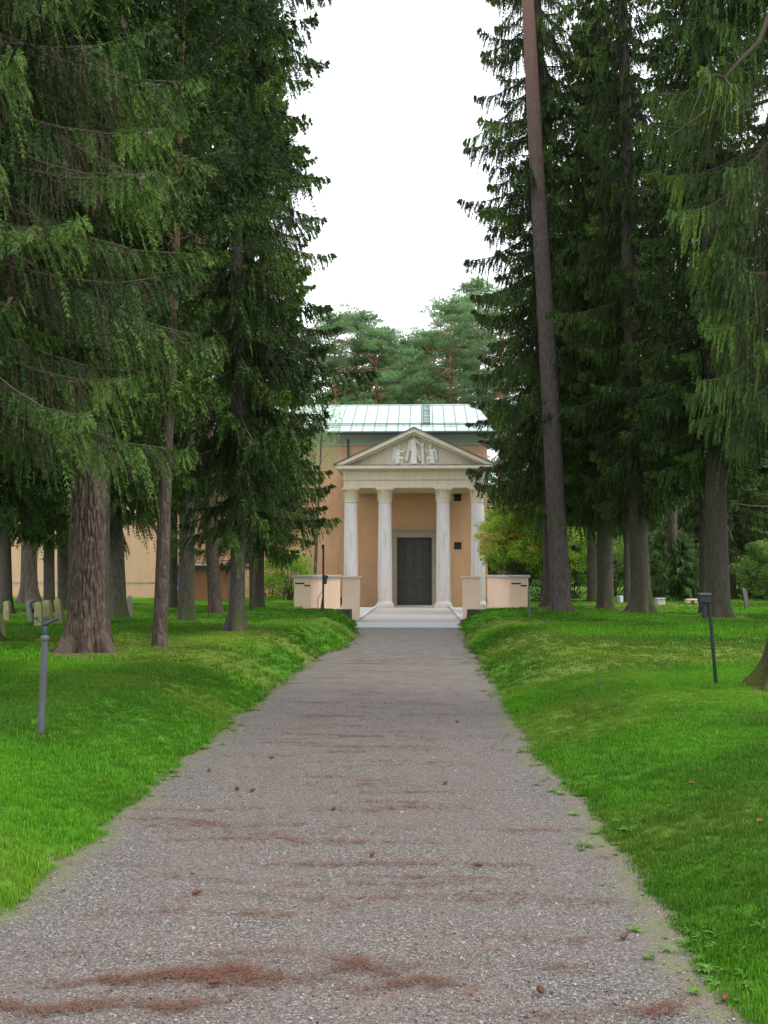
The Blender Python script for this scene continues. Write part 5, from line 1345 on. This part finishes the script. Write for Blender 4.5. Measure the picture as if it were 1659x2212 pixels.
def add_grass(y0, y1, dens, kinds, sc0, xlim):
    area_x = 2*xlim; n = int(dens*(y1-y0)*area_x)
    x = rg.uniform(-xlim, xlim, n); y = rg.uniform(y0, y1, n)
    # inside the view (a little wider, so that a step aside still finds grass)
    vis = (x > -(.47*y+1.0)) & (x < .42*y+1.0)
    dd_ = np.where(x < -.4, edge_left(y)-x, x-edge_right(y))
    fray = .10*(fbm(x*4, y*4, 0, 2)-.5)
    ok = vis & ((dd_ > .02+fray) | ((dd_ > -.16+fray*1.6) & (rg.random(n) < .16))) & ~((y > 34.1) & (x > -4.7) & (x < 3.9))
    x, y, dd_ = x[ok], y[ok], dd_[ok]
    z = ground_z(x, y); ms_ = moss_light_bands(x, y)
    lt = np.zeros(len(x))
    for lx_, ly_, lr_ in LITTER: lt = np.maximum(lt, 1-sstep(lr_*1.2, lr_*3.0+.35, np.hypot(x-lx_, (y-ly_)*.8)*(1+.5*(fbm(x*1.5, y*1.5, lx_, 3)-.5))))
    kp = rg.random(len(x)) > lt*.93
    x, y, dd_, z, ms_ = x[kp], y[kp], dd_[kp], z[kp], ms_[kp]
    long_ = (fbm(x*1.1, y*1.1, 4, 3) > .55) | (dd_ < .18)
    ix = rg.choice(kinds[0], len(x)); ix = np.where(long_ & (rg.random(len(x)) < .45), rg.choice(kinds[1], len(x)), ix)
    s = sc0*rg.uniform(.7, 1.25, len(x))*(1-.35*ms_)
    P_.append(np.stack([x, y, z], -1)); Rr.append(np.stack([rg.normal(0, .08, len(x)), rg.normal(0, .08, len(x)), rg.uniform(0, 6.28, len(x))], -1))
    Sc.append(np.stack([s, s, s*rg.uniform(.55, 1.25, len(x))*(.75+.6*fbm(x*2.2, y*2.2, 6, 3))], -1)); Ix.append(ix); To.append(np.clip(.05 + 1.9*fbm(x*.55+9, y*.33, 3, 4) - .25*fbm(x*3, y*3, 1, 3), .6, 1.2)); Sh.append(np.clip(ms_*.9 + rg.normal(0, .12, len(x)) + .8*(fbm(x*1.7, y*1.7, 8, 4)-.45), 0, 1))
add_grass(2.5, 8, 900, ((0, 1, 2, 3, 4), (5, 6)), 1.0, 5.0)
add_grass(8, 14, 420, ((0, 1, 2, 3, 4), (5, 6)), 1.2, 8.0)
add_grass(14, 24, 90, ((7, 8, 9), (5, 6)), 1.35, 13.0)
add_grass(24, 44, 22, ((7, 8, 9), (7, 8)), 1.5, 21.0)
P_ = np.concatenate(P_); print('grass tufts', len(P_))
gn_scatter('grass', P_, np.concatenate(Rr), np.concatenate(Sc), np.concatenate(Ix), tufts, np.concatenate(Sh), np.concatenate(To))

# stones of the path
def stone_mesh(seed):
    bm = bmesh.new(); bmesh.ops.create_icosphere(bm, subdivisions=1, radius=1); r = np.random.default_rng(seed)
    for v_ in bm.verts: v_.co *= r.uniform(.75, 1.2); v_.co.z *= .55
    me = bpy.data.meshes.new('stone'); bm.to_mesh(me); bm.free()
    g_ = [.06, .10, .14, .19, .26, .12][seed % 6]
    k = 'stone_%d' % (seed % 6)
    if k not in M: M[k] = plain('path_stone_%d' % (seed % 6), (g_*1.05, g_*.98, g_*.97), .85, vary=.2, scale=80, bumpy=0)
    me.materials.append(M[k]); return me
n = 26000; y = 3.0+ (rg.random(n)**1.7)*11; x = rg.uniform(-2.3, 1.35, n); d_ = np.minimum(x-edge_left(y), edge_right(y)-x); ok = d_ > -.02; x, y = x[ok], y[ok]; n = len(x)
s = rg.lognormal(math.log(.0038), .40, n)
gn_scatter('loose_gravel', np.stack([x, y, np.full(n, .0125)+s*.1], -1), rg.uniform(0, 6.28, (n, 3))*np.array([.1, .1, 1]), np.stack([s, s*rg.uniform(.7, 1, n), s], -1), rg.integers(0, 6, n), [stone_mesh(i) for i in range(6)])

# fallen needles lying in wavy drifts across the path
def needle_cluster(seed):
    r = np.random.default_rng(seed); V, Fs = [], []
    for i in range(9):
        a = r.random()*3.14; c0 = np.array([r.normal(0, .030), r.normal(0, .020), r.uniform(.000, .006)]); L = r.uniform(.012, .026); w = .0018
        d = np.array([math.cos(a), math.sin(a), r.normal(0, .25)])*L/2; q = np.array([-math.sin(a), math.cos(a), 0])*w/2; n = len(V)
        V += [c0-d-q, c0+d-q, c0+d+q, c0-d+q]; Fs.append((n, n+1, n+2, n+3))
    return fast_mesh('needles', np.array(V), np.array(Fs), M['litter'])
X_, Y_ = [], []
for i in range(180):
    y0 = 3.3 + 19*rg.random()**1.25; x0 = rg.normal(-.40, .72); Lx = rg.uniform(.12, .85)*(1 if y0 < 14 else 1.3); Ly = rg.uniform(.004, .020)*(1+.07*y0)*(2.2 if i % 9 == 0 else 1); sl_ = rg.normal(0, .07)
    n = int(3 + Lx*rg.uniform(16, 80)); u = rg.normal(0, .5, n); xx = x0+u*Lx; X_.append(xx); Y_.append(y0+sl_*u*Lx+Ly*1.6*np.sin(xx*5+i)+rg.normal(0, Ly, n)*np.exp(-u*u))
# two broad patches nearest the camera
for (x0, y0, Lx, Ly, n) in ((-.85, 4.36, .32, .050, 230), (-1.15, 4.30, .45, .026, 130), (-1.45, 4.05, .36, .022, 120), (-.95, 4.10, .30, .016, 60), (-.05, 4.30, .22, .014, 80), (-.25, 4.46, .16, .010, 50), (.9, 4.12, .2, .014, 50)):
    u = rg.normal(0, .5, n); X_.append(x0+u*Lx); Y_.append(y0+.05*np.sin(u*3+y0*9)+.02*np.sin(u*11)+rg.normal(0, Ly, n)*.8)
x = np.concatenate(X_); y = np.concatenate(Y_); ok = (x > edge_left(y)+.05) & (x < edge_right(y)-.1); x, y = x[ok], y[ok]; n = len(x); print('needle clusters', n)
s = rg.uniform(.7, 1.6, n)
gn_scatter('fallen_needles', np.stack([x, y, np.full(n, .0175)], -1), np.stack([np.zeros(n), np.zeros(n), rg.uniform(0, 6.28, n)], -1), np.stack([s, s, s], -1), rg.integers(0, 4, n), [needle_cluster(i) for i in range(4)])

# weeds along both edges
def rosette(seed, nl, L, w):
    r = np.random.default_rng(seed); V, T, Fs = [], [], []
    for i in range(nl):
        a = i*6.28/nl + r.normal(0, .3); l = L*r.uniform(.6, 1.2); up = r.uniform(.25, .8)
        prev = None; t = r.uniform(.2, .9)
        for k in range(5):
            u = k/4; c0 = np.array([math.cos(a)*l*u, math.sin(a)*l*u, l*(up*u-.75*up*u*u)+.004]); ww = w*math.sin(math.pi*(.08+.84*u))*r.uniform(.7, 1.2)
            q = np.array([-math.sin(a), math.cos(a), 0])*ww; n = len(V); V += [c0-q, c0+np.array([0, 0, -.002]), c0+q]; T += [t, t-.1, t]
            if prev is not None: Fs += [(prev, prev+1, n+1, n), (prev+1, prev+2, n+2, n+1)]
            prev = n
    return fast_mesh('rosette', np.array(V), np.array(Fs), M['leaf_weed'], {'tint': np.array(T)})
ros = [rosette(1, 8, .07, .011), rosette(2, 6, .05, .013), rosette(3, 10, .10, .012), rosette(4, 5, .035, .014)]
n = 700; y = 3.2+(rg.random(n)**1.4)*28; sd_ = rg.random(n) < .5; e = np.where(sd_, edge_left(y)+rg.normal(-.02, .10, n), edge_right(y)-rg.normal(-.02, .13, n))
cl = fbm(y*1.3, sd_*9.0, 0, 3); ok = cl > .43; x, y = e[ok], y[ok]
m2 = 260; yy = 3+(rg.random(m2)**1.3)*11; xx = np.where(rg.random(m2) < .45, edge_left(yy)-rg.exponential(.6, m2), edge_right(yy)+rg.exponential(.6, m2))
x = np.concatenate([x, xx]); y = np.concatenate([y, yy]); n = len(x); s = rg.uniform(.3, .85, n)*np.where(np.arange(n) >= n-m2, .6, 1.0)
gn_scatter('edge_weeds', np.stack([x, y, np.maximum(ground_z(x, y), .012)+.008], -1), np.stack([np.zeros(n), np.zeros(n), rg.uniform(0, 6.28, n)], -1), np.stack([s, s, s], -1), rg.integers(0, 4, n), ros)

# ---------------------------------------------------------------- spruce cones, fallen leaves (each its own thing)
def cone_mesh():
    mb = MB(); n = 11; turns = []
    mb.lathe([(.004, -.032), (.011, -.024), (.0135, -.005), (.012, .015), (.006, .030), (.002, .034)], sides=10)
    for i in range(60):
        u = i/59; z = -.028+.058*u; a = i*2.4; R = .0155*math.sin(math.pi*min(.95, .22+.68*u))
        ca, sa = math.cos(a), math.sin(a); k = len(mb.v)
        mb.v += [(R*.5*ca-.005*sa*-1, R*.5*sa-.005*ca, z-.003), (R*.5*ca-.005*sa, R*.5*sa+.005*ca, z-.003), ((R+.003)*ca, (R+.003)*sa, z+.006)]; mb.f.append((k, k+1, k+2))
    me = bpy.data.meshes.new('spruce_cone'); me.from_pydata(mb.v, [], mb.f); me.update(); me.materials.append(M['cone']); return me
CM = cone_mesh()
cones = [((512, 1706), 'spruce cone on the path, left one of the close pair'), ((545, 1709), 'spruce cone on the path, right one of the close pair'),
         ((721, 1748), 'single reddish spruce cone in the middle of the path beyond the pale cone'), ((804, 1848), 'reddish cone lying among brown needles near the path centre'),
         ((1033, 1872), 'pale cone on the bare right half of the gravel path'), ((1167, 2144), 'dark flattened cone near the bottom on the right half of the path'),
         ((1566, 2160), 'largest reddish cone lying against the grass at the lower right edge'), ((1348, 2027), 'short brown cone close to the right grass edge'),
         ((424, 1931), 'almost black cone on the left half of the path'), ((586, 1638), 'pale brown cone on the far left part of the path'),
         ((961, 1694), 'small red brown cone right of the path centre'), ((452, 1665), 'small cone at the left edge of the gravel'),
         ((988, 1560), 'distant cone on the middle of the path'), ((462, 2127), 'long brown cone or twig end lying beside the large needle drift')]
rc = np.random.default_rng(9)
for (xd, yd), lab in cones:
    d = ray(xd, yd); Y = (EYE-.02)/-d[2]
    o = link('spruce_cone', CM, None, (d[0]*Y, Y, .032), (rad(90), rc.normal(0, .2), rc.uniform(0, 3.14)), (.85, .85, .85)); tag(o, lab, 'cone', 'spruce cones on the path')
def dead_leaf_mesh():
    V = [(-.03, 0, 0), (-.01, -.016, .006), (.015, -.014, .010), (.035, 0, .004), (.015, .014, .010), (-.01, .016, .006), (0, 0, .002)]
    me = bpy.data.meshes.new('dead_leaf'); me.from_pydata(V, [], [(6, 0, 1), (6, 1, 2), (6, 2, 3), (6, 3, 4), (6, 4, 5), (6, 5, 0)]); me.update(); me.materials.append(M['dead_leaf']); return me
DL = dead_leaf_mesh()
for (xd, yd), lab in [((1493, 1703), 'red brown fallen leaf on the mossy right bank'), ((1641, 1788), 'small red leaf in the grass at the right edge'), ((4, 1764), 'brown leaf in the grass at the left edge'),
                      ((90, 1497+100), 'yellow leaf in the grass below the foot of the sprinkler pipe'), ((1166, 2014), 'pale leaf lying flat on the gravel near the bottom')]:
    p = ground_hit(xd, yd); tag(link('fallen_leaf', DL, None, (p.x, p.y, p.z+.035), (.2, .1, rc.uniform(0, 6)), (.9, .9, .9)), lab, 'leaf', 'single fallen leaves')
p = ground_hit(643, 1700)
# dry stick standing in the right bank
p = ground_hit(1290, 1496)
tag(MB().tube([(0, 0, 0), (.02, 0, .10), (.015, .01, .20), (.05, 0, .27)], [.005, .004, .003, .002], 5).build('dry_stalk', M['twig'], loc=p), 'thin dry stalk sticking up from the right grass bank', 'stalk')

# ---------------------------------------------------------------- the wood all round, far off
cm, lm = CROWNS['c']
pts = []
rw = np.random.default_rng(12)
for i in range(420):
    a = rw.uniform(-1.25, 1.25); d = rw.uniform(84, 150); x, y = d*math.sin(a), d*math.cos(a)+10
    if y < 20: continue
    pts.append((x, y, -1.5))
for i in range(60):
    y = rw.uniform(48, 85); x = rw.uniform(30, 60)*(1 if rw.random() < .5 else -1); pts.append((x, y, -1.5))
pts = np.array(pts); n = len(pts); s = rw.uniform(.7, .95, n)
gn_scatter('distant_wood', pts, np.stack([np.zeros(n), np.zeros(n), rw.uniform(0, 6.28, n)], -1), np.stack([s*1.5, s*1.5, s*.9], -1), np.zeros(n), [cm])

for o in list(bpy.data.objects):
    if o.name.split('.')[0] in ('limbs', 'stems'): o['kind'] = 'stuff'
